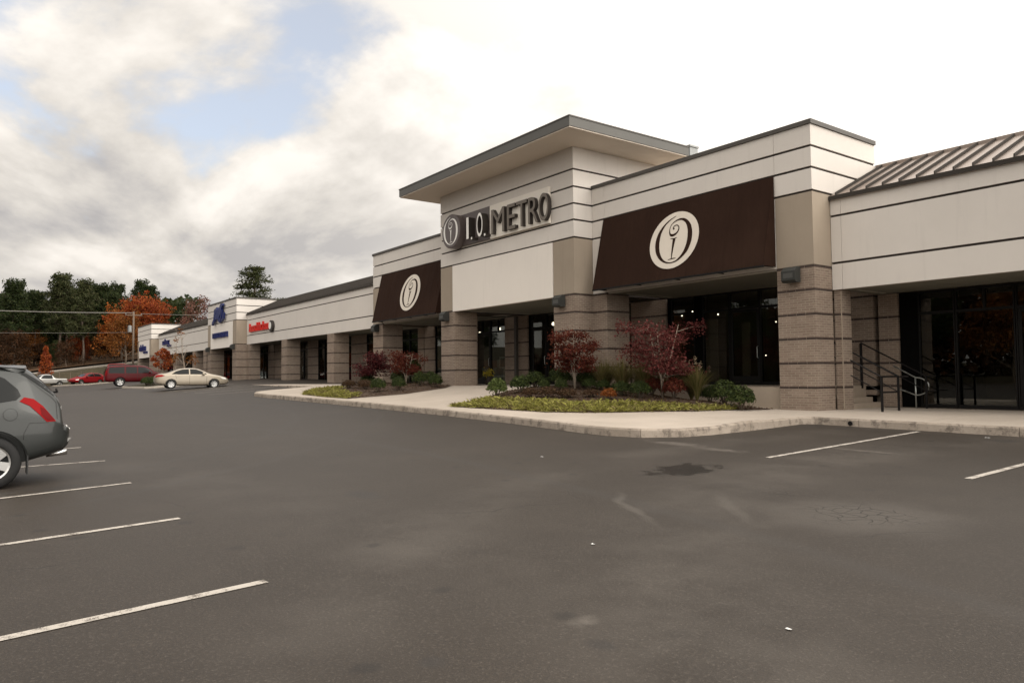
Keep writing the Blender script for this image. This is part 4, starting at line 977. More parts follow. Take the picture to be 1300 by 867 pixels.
# column shaped small tree
rnd = random.Random(92); tb = MB(); tb.tube([(0, 0, -.3), (0, 0, 2), (0, 0, 4.6)], [.08, .06, .02], 6)
pts = []
for i in range(1500):
    z = 1. + 4.4 * rnd.random(); t = (z - 1) / 4.4; R_ = 1.35 * (1 - t) ** .6 * min(1, .5 + t * 2.5) * (.8 + .25 * sin(z * 5 + i % 3)); a = rnd.random() * 6.28; q = R_ * rnd.random() ** .5
    pts.append((cos(a) * q, sin(a) * q, z))
make_tree('cone', tb, leaf_quads(pts, .24, rnd, .2, .4, .8), 'bark', 'redorange')

def hz(x, y): return hill(x, y)
PINEG = 'tall pines in the wood beyond the far road'
rnd = random.Random(7)
# front rank picked out by the tops seen against the sky
front = [(-152, -9, 19.5, 0), (-158, 2, 17.5, 1), (-152, 6.5, 18.2, 2), (-160, 10, 17.5, 3), (-153, 13.5, 19.8, 1), (-149, 16.5, 18.6, 0), (-156, 20, 18.8, 2), (-151, 21.5, 17., 3), (-150, -16, 19, 1), (-151, -25, 18.5, 2), (-149, -34, 19, 0), (-150, -45, 18, 3), (-150, -57, 19, 1)]
for i, (x, y, h, v) in enumerate(front):
    plant('pine%d' % v, 'pine_tree', 'tall dark green pine with a bare lower trunk beyond the far road', 'tree', (x, y, hz(x, y)), (h + .4 - hz(x, y)) / 20, i * 1.3, PINEG, 'pine2' if i in (4, 5, 1) else None)
for i in range(34):
    x = -162 - rnd.random() * 34; y = -30 + 62 * (i + rnd.random()) / 34
    plant('pine%d' % (i % 4), 'pine_tree', 'tall dark green pine with a bare lower trunk beyond the far road', 'tree', (x, y, hz(x, y)), (13.2 + 2.2 * rnd.random()) / 20, i, PINEG)
# pine standing behind the building
plant('pine4', 'pine_tree', 'lone dark pine rising behind the square sign tower roof', 'tree', (-139, 43.0, hz(-139, 43) - .3), 1.22, .6, None, 'pine2', .78)
plant('pine4', 'pine_tree', 'low pine top showing over the roof right beside the lone pine', 'tree', (-133, 46.5, hz(-133, 46.5) - .3), 1.0, 2., None, 'pine2', .46)
for x, y, sc, t, l, v in ((-143, 24.6, .86, 'redorange', 'large red orange broadleaf tree behind the utility pole', 0), (-146, 22.2, .70, 'orange', 'bright orange broadleaf tree between the pines and the red one', 1),
                       (-140, 26.3, .72, 'redorange', 'smaller red broadleaf tree close to the end of the building', 2), (-138, 21.5, .62, 'amber', 'low amber tree under the bright orange tree', 3)):
    plant('broad%d' % v, 'autumn_tree', l, 'tree', (x, y, hz(x, y)), sc, v * 1.7, 'autumn trees beside the far road', t)
plant('sparse', 'autumn_tree', 'thin dull purple tree showing above the far wing roof', 'tree', (-139, 33.5, hz(-139, 33.5)), .82, 0, 'autumn trees beside the far road')
UN = 'brown and amber understorey trees at the wood edge'
for i in range(34):
    x = -146 - 14 * rnd.random(); y = -34 + 62 * (i + rnd.random() * .8) / 34
    plant('broad%d' % (i % 4), 'understorey_tree', 'low brown or amber tree at the dark edge of the wood', 'tree', (x, y, hz(x, y) - .5), (.30 + .32 * rnd.random()), i * .9, UN, ('brownleaf', 'brownleaf', 'amber', 'brownleaf', 'pine', 'brownleaf', 'redorange')[i % 7])
plant('cone', 'small_tree', 'small orange cone shaped tree by the road bank', 'tree', (-127.5, 9.4, hz(-127.5, 9.4) - .2), 1.0, 0)
# far wood: one mass behind the ranks
rnd = random.Random(3); pts = []
for i in range(26000):
    x = -176 - 40 * rnd.random(); y = -60 + 103 * rnd.random(); top = 11 + 2 * noise.noise(Vector((y * .12, 3, 1))) + 1.5 * noise.noise(Vector((y * .5, 9, x * .1)))
    pts.append((x, y, hill(x, y) + top * rnd.random() ** .8))
o = leaf_quads(pts, 1.5, rnd, .2).build('far_wood', ['pine']); tag(o, 'dark wood filling the gaps behind the pines', 'wood', kind='stuff')
# trees across the street, seen only as reflections in the shop glass
for i in range(16):
    x = -125 + i * 9.5 + rnd.uniform(-2, 2); y = -62 - rnd.random() * 10
    plant(('pine%d' % (i % 4)) if i % 3 else 'broad%d' % (i % 4), 'street_tree', 'tree across the street mirrored in the dark shop glass', 'tree', (x, y, hz(x, y)), .8 + .25 * rnd.random(), i, 'trees across the street', None if i % 3 else 'amber')
rnd = random.Random(31); pts = [( -140 + 190 * rnd.random(), -84 - 16 * rnd.random(), 1 + 14 * rnd.random() ** .8) for _ in range(26000)]
o = leaf_quads(pts, 1.5, rnd, .2).build('street_wood', ['brownleaf']); tag(o, 'brown wood across the street mirrored in shop glass', 'wood', kind='stuff')
# planting beds
bedR = [(-20.6, 12.75), (-18.5, 12.95), (-16.3, 13.3), (-15.2, 13.95), (-14.5, 14.85), (-13.6, 16.4), (-13.1, 18.2), (-12.85, 19.08), (-19.8, 19.08), (-20.6, 19.25), (-21.85, 18.15), (-22.5, 16.6), (-21.6, 14.9), (-20.9, 13.6)]
bedL = [(-28.6, 12.75), (-31, 12.7), (-34.2, 12.9), (-36.8, 14.0), (-37.6, 15.4), (-37.4, 17.2), (-38.0, 19.0), (-30.9, 19.0), (-29.1, 18.1), (-27.7, 16.9), (-27.3, 14.8)]
def inside(p, poly):
    c = False; j = len(poly) - 1
    for i in range(len(poly)):
        if (poly[i][1] > p[1]) != (poly[j][1] > p[1]) and p[0] < (poly[j][0] - poly[i][0]) * (p[1] - poly[i][1]) / (poly[j][1] - poly[i][1]) + poly[i][0]: c = not c
        j = i
    return c
def edge_dist(p, poly):
    best = 9.; P = Vector(p)
    for i in range(len(poly)):
        a = Vector(poly[i]); b = Vector(poly[(i + 1) % len(poly)]); t = clamp((P - a).dot(b - a) / (b - a).length_squared); best = min(best, (P - a.lerp(b, t)).length)
    return best
def bedz(poly): return lambda x, y: S(x, y) + .012 + .10 * sstep(edge_dist((x, y), poly) / 1.2) + .03 * noise.noise(Vector((x * 1.5, y * 1.5, 0))) * min(1, edge_dist((x, y), poly) * 3)
rnd = random.Random(12)
for poly in (bedR, bedL): tag(bm_obj(grid_poly(poly, .4, bedz(poly)), 'planting_bed', 'mulch', smooth=True), None, None, kind='structure')
def cover_patch(region, poly, n, label, seed):
    rnd = random.Random(seed); zf = bedz(poly); b = MB(); xs = [p[0] for p in region]; ys = [p[1] for p in region]; k_ = 0
    while k_ < n:
        x, y = rnd.uniform(min(xs), max(xs)), rnd.uniform(min(ys), max(ys))
        if not inside((x, y), region) or not inside((x, y), poly): continue
        if noise.noise(Vector((x * .9, y * .9, 5))) < -.12 and rnd.random() < .8: continue
        if edge_dist((x, y), region) < .16 + .30 * (noise.noise(Vector((x * 2.2, y * 2.2, 9))) + .4) and rnd.random() < .85: continue
        k_ += 1; z = zf(x, y); h = (.025 + .055 * rnd.random()) * (1 + .5 * noise.noise(Vector((x * 1.2, y * 1.2, 0)))) * clamp(edge_dist((x, y), poly) * 4 + .45); a = rnd.random() * 6.28; w = .018 + .014 * rnd.random()
        lx, ly = rnd.gauss(0, .06), rnd.gauss(0, .06); h *= 1.9 if rnd.random() < .12 else 1.; i = len(b.v)
        b.v += [(x - w * cos(a), y - w * sin(a), z - .01), (x + w * cos(a), y + w * sin(a), z - .01), (x + lx + w * cos(a) * .7, y + ly + w * sin(a) * .7, z + h * .8), (x + lx * 1.8, y + ly * 1.8, z + h)]
        b.f.append((i, i + 1, i + 2, i + 3)); b.mi.append(0)
    tag(b.build('ground_cover', 'cover'), label, 'ground cover', kind='stuff')
cover_patch([(-21.2, 12.5), (-18.5, 12.8), (-16.2, 13.2), (-15, 13.9), (-14.3, 14.8), (-13.4, 16.4), (-13.0, 18.1), (-13.6, 18.0), (-14.6, 16.9), (-15.5, 15.9), (-17.2, 15.1), (-19.2, 14.55), (-20.9, 14.3)], bedR, 15000, 'yellow green ground cover along the front edge of wide bed', 5)
cover_patch([(-28.6, 12.5), (-31, 12.6), (-34.4, 12.8), (-37, 14), (-37.6, 15.6), (-35.4, 15.6), (-33.6, 14.6), (-31.5, 14.0), (-28.9, 13.7)], bedL, 7000, 'yellow green ground cover at the tip of the smaller bed', 6)
def chips(poly, n, seed):
    rnd = random.Random(seed); zf = bedz(poly); pts = []; xs = [p[0] for p in poly]; ys = [p[1] for p in poly]
    while len(pts) < n:
        x, y = rnd.uniform(min(xs), max(xs)), rnd.uniform(min(ys), max(ys))
        if inside((x, y), poly): pts.append((x, y, zf(x, y) + .012 * rnd.random() + .006))
    b = leaf_quads(pts, .07, rnd, 2.5, .5, .4)
    tag(b.build('mulch_chips', 'barberry'), 'brown bark chips and fallen leaves over a planting bed', 'mulch', kind='stuff')
chips(bedR, 5000, 8); chips(bedL, 3000, 9)
# shrubs (normalised: radius .5 round, height 1)
def shrub_mesh(key, seed, n, size, squash, mat, spiky=0.):
    rnd = random.Random(seed); pts = []
    for i in range(n):
        d = Vector((rnd.gauss(0, 1), rnd.gauss(0, 1), abs(rnd.gauss(0, 1)) * 1.1 - .25)); d.normalize()
        lump = .86 + .22 * noise.noise(d * 2.6 + Vector((seed, 0, 0))) + .10 * noise.noise(d * 7 + Vector((seed, 5, 0)))
        r_ = lump * (.5 + .5 * rnd.random() ** .35) * (1 + spiky * (rnd.random() < .08) * rnd.random())
        pts.append((d.x * r_ * .52, d.y * r_ * .52, .42 + d.z * r_ * squash))
    b = leaf_quads(pts, size, rnd, .3, .4, .6, Vector((0, 0, .35)))
    tb = MB()
    for j in range(5): a = j * 1.26 + seed; tb.tube([(0, 0, -.1), (cos(a) * .12, sin(a) * .12, .3), (cos(a) * .3, sin(a) * .3, .65)], [.03, .022, .008], 5)
    make_tree(key, tb, b, 'bark', mat)
for i in range(3): shrub_mesh('box%d' % i, 3 + i, 1500, .085, .55, 'box', .15)
shrub_mesh('low', 9, 900, .10, .5, 'barberry', .5)
rnd = random.Random(44)
def shrub(key, x, y, w, h, label, tint=None, bed=bedR, name='shrub', grp='shrubs in the planting beds'):
    o = plant(key, name, label, 'shrub', (x, y, bedz(bed)(x, y) - .02), w, rnd.random() * 6, grp, tint, h)
    return o
R = [('box0', -20.81, 14.78, .78, .72, 'light green shrub alone at the pavement end of the wide bed', 'boxlight'), ('box1', -20.6, 15.6, .78, .70, 'green round shrub second from the pavement end of the wide bed', None),
     ('box2', -21.5, 17.0, .95, .62, 'green shrub behind the second round shrub near the double doors', None), ('box0', -20.9, 17.7, .95, .72, 'broad dark shrub beside the slim pale maple trunk', None),
     ('box1', -20.5, 16.6, .5, .42, 'small low shrub in front of the broad dark shrub', None), ('box2', -19.86, 16.87, .52, .48, 'small round shrub just before the slim pale maple trunk', None),
     ('box0', -20.2, 18.4, .85, .85, 'dark shrub against the tower brick pier', None), ('box1', -19.2, 17.6, .6, .45, 'low shrub to the street side of the tower pier', None),
     ('box2', -18.8, 17.9, .55, .42, 'low shrub below the tall brown grass clumps', None), ('box0', -17.2, 17.15, .72, .55, 'green shrub behind the rust coloured little shrub', None),
     ('box1', -16.3, 17.1, .80, .62, 'green shrub at the foot of the largest red maple', None), ('box2', -14.2, 18.55, .95, .80, 'dark green shrub touching the concrete porch wall', None),
     ('box0', -13.15, 17.95, .85, .78, 'dark green shrub nearest to the large brick pier', None), ('box1', -14.9, 18.75, .7, .6, 'dark shrub between plumed grass and porch wall', None)]
for kx, x, y, w, h, l, t in R: shrub(kx, x, y, w, h, l, t)
for x, y, w, h, l, t in ((-19.2, 14.95, .62, .38, 'low brown purple shrub nearest the light green shrub', None), (-18.7, 15.3, .7, .42, 'low brown purple shrub in the middle of mulch', None), (-18.1, 15.6, .72, .36, 'low brown purple shrub just left of bare mulch', None), (-17.6, 16.2, .6, .32, 'low brown purple shrub beside the rust coloured shrub', None), (-16.68, 16.1, .55, .42, 'small rust orange shrub at the edge of ground cover', 'rust'),
                      (-15.6, 17.9, .85, .75, 'dull red brown shrub under the largest red maple', 'maplebrown'), (-16.9, 18.3, .8, .7, 'red brown shrub behind the largest maple trunk', 'maplebrown')): shrub('low', x, y, w, h, l, t)
Lf = [('box0', -28.94, 14.27, .72, .66, 'rounded green shrub at the walkway corner of the smaller bed'), ('box1', -28.64, 15.1, .72, .66, 'rounded green shrub second from the walkway corner'), ('box2', -29.6, 16.7, .78, .72, 'rounded green shrub third along the walkway'),
      ('box0', -29.9, 17.4, .7, .68, 'rounded green shrub behind the third one'), ('box1', -28.4, 16.8, .72, .66, 'rounded green shrub touching the tower entrance pier'), ('box2', -36.2, 17.2, .8, .6, 'dark low shrub under the purple maple'), ('box0', -35.4, 16.9, .8, .62, 'dark low shrub beside the purple maple trunk'),
      ('box1', -33.2, 18.4, .9, 1.35, 'upright green shrub against the far awning pier'), ('box2', -33.9, 17.8, .8, .7, 'dark shrub behind the brown shrubs of the smaller bed')]
for kx, x, y, w, h, l in Lf: shrub(kx, x, y, w, h, l, None, bedL)
for x, y, w, h, l in ((-33.6, 15.0, .8, .5, 'brown shrub beside the yellow green tip of smaller bed'), (-32.5, 15.3, .75, .48, 'brown shrub second in the smaller bed row'), (-31.5, 14.9, .72, .46, 'brown shrub nearest the rounded green ones')): shrub('low', x, y, w, h, l, None, bedL)
# ornamental grasses
def grass_tuft(key, seed, n, h, plumes):
    rnd = random.Random(seed); b = MB(); pl = MB()
    def blade(b, a, ln, lean, w, tip=True):
        pts = [(cos(a) * lean * t ** 1.8 * ln + .02 * cos(a), sin(a) * lean * t ** 1.8 * ln + .02 * sin(a), ln * (t - .28 * lean * t ** 2.5)) for t in (0, .35, .7, 1.)]
        px, py = -sin(a) * w, cos(a) * w; i = len(b.v)
        for q, t in zip(pts, (1, .9, .6, .1)): b.v += [(q[0] - px * t, q[1] - py * t, q[2]), (q[0] + px * t, q[1] + py * t, q[2])]
        b.f += [(i + 2 * j, i + 2 * j + 1, i + 2 * j + 3, i + 2 * j + 2) for j in range(3)]; b.mi += [0] * 3
        return pts[-1]
    for _ in range(n): blade(b, rnd.random() * 6.28, h * (.6 + .5 * rnd.random()), rnd.random() * .8, .009)
    for _ in range(plumes):
        a = rnd.random() * 6.28; e = blade(b, a, h * (1.0 + .35 * rnd.random()), rnd.random() * .5, .004)
        for _ in range(26): t = rnd.random(); pl.add(*(lambda q: (q.v, q.f))(leaf_quads([(e[0] + rnd.gauss(0, .02), e[1] + rnd.gauss(0, .02), e[2] - .12 + .2 * t)], .05, rnd, 0, .3, .3)))
    make_tree(key, b, pl if pl.v else b, 'reed', 'plume' if pl.v else 'reed')
grass_tuft('tuft', 2, 340, .95, 8); grass_tuft('tuft2', 6, 300, .95, 3)
def grass(key, x, y, s_, l):
    o = plant(key, 'ornamental_grass', l, 'grass clump', (x, y, bedz(bedR)(x, y) - .02), s_, x, 'ornamental grasses in the wide bed')
    for c in o.children: c.name = 'blades' if c.data == PROTO[key][0] else 'plumes'
grass('tuft', -14.95, 18.2, 1.15, 'plumed grass clump between largest maple and porch wall'); grass('tuft2', -19.3, 18.55, 1.2, 'brown green grass clump at the tower pier corner')
grass('tuft2', -18.5, 18.5, 1.3, 'brown green grass clump behind the low shrubs'); grass('tuft2', -18.05, 18.1, 1.15, 'brown green grass clump closer to the kerb behind low shrubs'); grass('tuft', -17.1, 18.2, 1.2, 'plumed grass clump just left of the largest maple trunk'); grass('tuft2', -19.0, 18.0, 1.1, 'brown green grass clump between tower pier and slim trunk'); grass('tuft', -17.6, 18.55, 1.25, 'yellowish plumed grass clump behind the rust shrub'); grass('tuft2', -16.8, 18.7, 1.05, 'brown green grass clump behind the largest maple'); grass('tuft2', -15.5, 18.6, 1.0, 'short grass clump under the largest maple crown')
# japanese maples
def maple(key, seed, h, r_, leafn, cmat, size=.085):
    rnd = random.Random(seed); tb = MB(); tips = []
    ns = 3
    for s_ in range(ns):
        a = s_ * 2.1 + seed; p = [Vector((0, 0, -.1)), Vector((cos(a) * .04, sin(a) * .04, h * .18)), Vector((cos(a) * r_ * .22, sin(a) * r_ * .22, h * .42)), Vector((cos(a) * r_ * .4, sin(a) * r_ * .4, h * .72))]
        tb.tube(p, [.026, .022, .016, .007], 6)
        for j in range(8):
            t = .35 + .65 * j / 8; q = t * 3; i = min(int(q), 2); p0 = p[i].lerp(p[i + 1], q - i); b_ = a + rnd.uniform(-2.6, 2.6)
            ln = r_ * rnd.uniform(.35, .78); e = p0 + Vector((cos(b_) * ln, sin(b_) * ln, ln * rnd.uniform(-.05, .55)))
            tb.tube([p0, p0.lerp(e, .5) + Vector((0, 0, .06)), e], [.012, .008, .003], 4); tips += [e, p0.lerp(e, .6), p0.lerp(e, .8)]
    # the leaves lie in loose flat tiers
    pts = []
    while len(pts) < leafn:
        t = rnd.choice(tips); d = Vector((rnd.gauss(0, .19), rnd.gauss(0, .19), rnd.gauss(0, .11))); q = t + d * (r_ / 1.2)
        if q.z > h * .22 and (q.x ** 2 + q.y ** 2) ** .5 < r_ * 1.05 * (1. if q.z < h * .7 else 1.25 - .36 * q.z / h): pts.append(q)
    make_tree(key, tb, leaf_quads(pts, size, rnd, 1.2, .35, .7), 'palebark', cmat)
maple('mapleA', 1, 3.25, 1.42, 5600, 'maple', .078); maple('mapleB', 5, 2.75, 1.0, 4200, 'maplebrown', .085); maple('mapleC', 8, 1.9, 1.05, 3400, 'mapledark', .09); maple('mapleD', 11, 2.0, 1.0, 2600, 'maplebrown', .085)
def mp(key, x, y, bed, l, sc=1., rz=0.): plant(key, 'maple_tree', l, 'tree', (x, y, bedz(bed)(x, y) - .02), sc, rz, 'japanese maples in the beds')
mp('mapleA', -16.05, 17.85, bedR, 'largest bright red japanese maple under the wide awning'); mp('mapleB', -19.74, 17.4, bedR, 'russet japanese maple with a slim pale trunk by tower pier', 1., .5)
mp('mapleC', -35.2, 17.0, bedL, 'dark purple japanese maple in front of the far awning pier', 1.08, 1.); mp('mapleD', -32.6, 17.6, bedL, 'brownish red japanese maple under the far awning', 1.05, 2.)
rnd = random.Random(2); fl_ = leaf_quads([(-29.75 + rnd.gauss(0, .12), 20.6 + rnd.gauss(0, .12), 1.72 + rnd.gauss(0, .10)) for _ in range(160)], .09, rnd); fl_.build('flowers', 'flower', pt)

# islands on the far side of the lot
def island(poly, label_grass, name='island'):
    k_ = bpy.data.objects.new('island_kerb', None); COL.objects.link(k_); k_['kind'] = 'structure'
    cl = poly + [poly[0]]; sgn = sum(poly[i][0] * poly[(i + 1) % len(poly)][1] - poly[(i + 1) % len(poly)][0] * poly[i][1] for i in range(len(poly)))
    d = -.16 if sgn > 0 else .16
    inn = offset_line(cl, d); zt = lambda x, y: g(x, y) + .15
    sweep_kerb(cl, inn, k_, zt, g, mat='concrete')
    tag(bm_obj(grid_poly(inn[:-1], 1., lambda x, y: zt(x, y) + .03), 'island_grass', 'verge'), None, None, kind='structure')
island([(-63.2, 11.2), (-72.2, 11.0), (-72.8, 11.8), (-72.6, 16.4), (-63.0, 16.4), (-62.7, 11.8)], '')
island([(-108, 12.2), (-121, 8.2), (-123.2, 4.0), (-123.2, 14), (-110, 16)], '')
plant('young', 'young_tree', 'young orange red tree in the lot island behind the beige car', 'tree', (-70.8, 14.1, 1.0), .70, 0, None, 'redorange')
plant('bareyoung', 'young_tree', 'nearly bare young tree with a few amber leaves by far wing', 'tree', (-65.2, 14.6, 1.05), .92, 1.)
plant('bareyoung', 'young_tree', 'bare young tree farther along the strip pavement', 'tree', (-83, 17.6, 1.1), .95, 2.5)
for i, (x, y) in enumerate(((-66.3, 11.9), (-67.2, 12.3), (-65.2, 12.2))):
    o = plant('box%d' % i, 'shrub', ('green shrub on the lot island by the maroon wagon nose', 'grey green shrub second on the lot island', 'green shrub on the island nearest the beige car')[i], 'shrub', (x, y, g(x, y) + .15), 1., i, 'shrubs on the lot island', None, .8)

# ------------------------------------------------------------------ vehicles
def car_body(st, L, arches, wr, cut_y):
    """st: stations from tail to nose (x, zb, zs, zt, wb, ws, wt)"""
    bm = bmesh.new(); rings = []
    for (x, zb, zs, zt, wb, ws, wt) in st:
        half = [(0, zb), (wb * .6, zb), (wb * .93, zb + .03), (wb, zb + .14), (wb * 1.005, lerp(zb, zs, .55)), (lerp(wb, ws, .75), lerp(zb, zs, .86)), (ws, zs), (lerp(ws, wt, .12), lerp(zs, zt, .12)), (lerp(ws, wt, .60), lerp(zs, zt, .58)), (wt, lerp(zs, zt, .90)), (wt * .82, zt - .008), (wt * .45, zt + .012), (0, zt + .018)]
        full = half + [(-y, z) for y, z in half[-2:0:-1]]
        rings.append([bm.verts.new((x, y, z)) for y, z in full])
    n = len(rings[0])
    for a, b in zip(rings, rings[1:]):
        for i in range(n): bm.faces.new((a[i], a[(i + 1) % n], b[(i + 1) % n], b[i]))
    for rg, fl in ((rings[0], 0), (rings[-1], 1)):
        c = Vector((0, 0, 0))
        for v in rg: c += v.co
        c /= n; cv = bm.verts.new(c)
        for i in range(n): bm.faces.new((rg[i], rg[(i + 1) % n], cv))
    bmesh.ops.recalc_face_normals(bm, faces=bm.faces)
    if bm.calc_volume(signed=True) < 0: bmesh.ops.reverse_faces(bm, faces=bm.faces[:])
    me = bpy.data.meshes.new('body'); bm.to_mesh(me); bm.free()
    ob = bpy.data.objects.new('body', me); COL.objects.link(ob)
    s_ = ob.modifiers.new('s', 'SUBSURF'); s_.levels = 2; s_.render_levels = 2
    cut = MB()
    for ax in arches:
        for sg_ in (1, -1):
            y0, y1 = sorted((sg_ * cut_y, sg_ * 1.4)); cut.lathe([(wr * 1.16, y0), (wr * 1.16, y1)], (ax, 0, wr), 40, 'y')
    cme = cut.mesh('cut'); cb = bmesh.new(); cb.from_mesh(cme); bmesh.ops.recalc_face_normals(cb, faces=cb.faces); cb.to_mesh(cme); cb.free()
    co = bpy.data.objects.new('cut', cme); COL.objects.link(co)
    bo = ob.modifiers.new('b', 'BOOLEAN'); bo.object = co; bo.operation = 'DIFFERENCE'; bo.solver = 'EXACT'; bo.use_self = True
    me2 = bpy.data.meshes.new_from_object(ob.evaluated_get(bpy.context.evaluated_depsgraph_get()))
    bpy.data.objects.remove(ob); bpy.data.objects.remove(co)
    # smooth shading except round the cut arches
    bm = bmesh.new(); bm.from_mesh(me2)
    for f in bm.faces: f.smooth = True
    for e in bm.edges:
        if len(e.link_faces) == 2 and e.calc_face_angle(0) > .6: e.smooth = False
    bvh = BVHTree.FromBMesh(bm); bm.to_mesh(me2); bm.free()
    return me2, bvh
def patch(bvh, poly, axis, side, off=.004, step=.06, thick=0.):
    """conform a polygon drawn in side (x,z), front/rear (y,z) or top (x,y) view to the body"""
    bm = grid_poly(poly, step, lambda x, y: 0.)
    bad = []
    for v in bm.verts:
        a, b = v.co.x, v.co.y
        if axis == 'y': o_, d = Vector((a, side * 3, b)), Vector((0, -side, 0))
        elif axis == 'x': o_, d = Vector((side * 6, a, b)), Vector((-side, 0, 0))
        else: o_, d = Vector((a, b, 4)), Vector((0, 0, -1))
        h = bvh.ray_cast(o_, d)
        if h[0] is None: bad.append(v); continue
        nn_ = h[1] if h[1].dot(d) < 0 else -h[1]
        v.co = h[0] + nn_ * off
    if bad: bmesh.ops.delete(bm, geom=bad, context='VERTS')
    bmesh.ops.recalc_face_normals(bm, faces=bm.faces)
    for f in bm.faces: f.smooth = True
    me = bpy.data.meshes.new('patch'); bm.to_mesh(me); bm.free(); return me
def wheel_parts(t, x, y, r_, w, mats=('rubber', 'alloy'), spokes=6, out=1):
    wo = bpy.data.objects.new('wheel', MB().lathe([(.06, -.05), (.06, .05)], (0, 0, 0), 10, 'y').mesh('hub')); wo.data.materials.append(M['plastic']); COL.objects.link(wo); wo.parent = t; wo.location = (x, y, r_)
    ty = MB().lathe([(r_ * .66, -w / 2 + .01), (r_ * .70, -w / 2), (r_ * .93, -w / 2 + .01), (r_, -w / 2 + .05), (r_, w / 2 - .05), (r_ * .93, w / 2 - .01), (r_ * .70, w / 2), (r_ * .66, w / 2 - .01)], (0, 0, 0), 32, 'y', ring=True)
    a = link('tyre', ty.mesh('tyre', smooth=True), mats[0], wo)
    o_ = out * (w / 2 - .02)
    rm = MB(); rm.lathe([(r_ * .69, o_ - out * .05), (r_ * .69, o_), (r_ * .60, o_ - out * .012), (r_ * .60, o_ - out * .09)], (0, 0, 0), 32, 'y', ring=True)
    for i in range(spokes):
        an = 2 * pi * i / spokes + .3; c, s_ = cos(an), sin(an); px, pz = -s_, c
        def P(rr, q, yy): return (c * rr + px * q, yy, s_ * rr + pz * q)
        y0, y1 = o_ - out * .02, o_ - out * .07; w0, w1 = r_ * .13, r_ * .17
        rm.add([P(.03, -w0, y0), P(.03, w0, y0), P(r_ * .62, w1, y0 + out * .008), P(r_ * .62, -w1, y0 + out * .008), P(.03, -w0, y1), P(.03, w0, y1), P(r_ * .62, w1, y1), P(r_ * .62, -w1, y1)],
               [(0, 1, 2, 3), (7, 6, 5, 4), (0, 4, 5, 1), (1, 5, 6, 2), (2, 6, 7, 3), (3, 7, 4, 0)])
    rm.lathe([(r_ * .17, o_ - out * .06), (r_ * .17, o_ - out * .01), (r_ * .1, o_ + out * .005)], (0, 0, 0), 16, 'y')
    link('rim', rm.mesh('rim'), mats[1], wo)
    dk = MB().lathe([(r_ * .60, o_ - out * .11), (r_ * .6, o_ - out * .13)], (0, 0, 0), 24, 'y'); link('brake_disc', dk.mesh('disc'), 'plastic', wo)
def vehicle(name, label, cat, loc, rz, sc, st, L, arches, wr, half, paint, glass_side, lights=(), extras=None, tw=.22, spokes=6, rear_glass=None, front_glass=None, group=None, glassmat='carglass'):
    t = thing(name, label, cat, loc, group, rz); t.scale = (sc, sc, sc)
    me, bvh = car_body(st, L, arches, wr, half - .32)
    body = bpy.data.objects.new('body', me); COL.objects.link(body); body.parent = t; me.materials.clear(); me.materials.append(M[paint])
    def part(nm, poly, axis, side, mat, par=t, off=.004, step=.06):
        p = patch(bvh, poly, axis, side, off, step); return link(nm, p, mat, par)
    for poly in glass_side:
        for sd_ in (1, -1):
            w_ = part('window', poly, 'y', sd_, glassmat)
    if rear_glass: part('rear_window', rear_glass, 'x', -1, glassmat)
    if front_glass: part('windscreen', front_glass, 'x', 1, glassmat)
    for nm, poly, axis, mat in lights:
        for sd_ in ((1, -1) if axis == 'y' else (1,)):
            if axis == 'y': part(nm, poly, 'y', sd_, mat, off=.008, step=.05)
            else:
                s2 = -1 if axis == '-x' else 1
                part(nm, poly, 'x', s2, mat, off=.008); part(nm, [(-a, b) for a, b in poly], 'x', s2, mat, off=.008)
    for ax in arches:
        for sd_ in (1, -1): wheel_parts(t, ax, sd_ * (half - tw / 2 - .015), wr, tw, spokes=spokes, out=sd_)
    # dark shell inside the arches
    if extras: extras(t, bvh, part)
    return t
def seam_line(part, pts, side, w=.006, mat='plastic', nm='door_seam', par=None):
    L_, R_ = ribbon(pts, [w] * len(pts))
    kw = {} if par is None else {'par': par}
    part(nm, L_ + R_[::-1], 'y', side, mat, off=.0025, step=.12, **kw)

# --- near grey crossover: local x = metres behind its centre, nose at +x
Lm = 4.95
def mx_(r_): return -Lm / 2 + r_                                   # r_ metres forward of the rear bumper tip
stm = [(mx_(.0), .60, .76, .86, .50, .58, .56), (mx_(.012), .57, .78, .875, .66, .72, .70), (mx_(.05), .53, .80, .885, .76, .80, .77), (mx_(.105), .49, .82, .895, .82, .84, .78), (mx_(.118), .485, .86, 1.10, .83, .845, .70), (mx_(.13), .48, .92, 1.25, .84, .85, .67), (mx_(.165), .47, .95, 1.33, .86, .865, .665), (mx_(.22), .45, .98, 1.41, .885, .88, .67), (mx_(.33), .42, 1.03, 1.54, .915, .905, .68), (mx_(.45), .39, 1.07, 1.665, .935, .922, .69), (mx_(.56), .36, 1.10, 1.765, .95, .935, .70), (mx_(.66), .34, 1.11, 1.80, .96, .942, .70), (mx_(.85), .33, 1.13, 1.825, .97, .95, .71),
       (mx_(1.3), .30, 1.13, 1.845, .975, .955, .72), (mx_(2.0), .28, 1.12, 1.865, .965, .95, .73), (mx_(2.7), .28, 1.11, 1.84, .965, .95, .72), (mx_(3.1), .28, 1.10, 1.72, .965, .95, .70), (mx_(3.45), .28, 1.09, 1.42, .97, .95, .72), (mx_(3.75), .28, 1.08, 1.14, .975, .95, .80), (mx_(4.3), .30, .98, 1.05, .965, .93, .76), (mx_(4.75), .33, .82, .92, .90, .86, .66), (mx_(4.93), .40, .68, .78, .75, .72, .55), (mx_(4.97), .50, .62, .68, .55, .55, .45)]
def P_(*p): return [(mx_(a), b) for a, b in p]
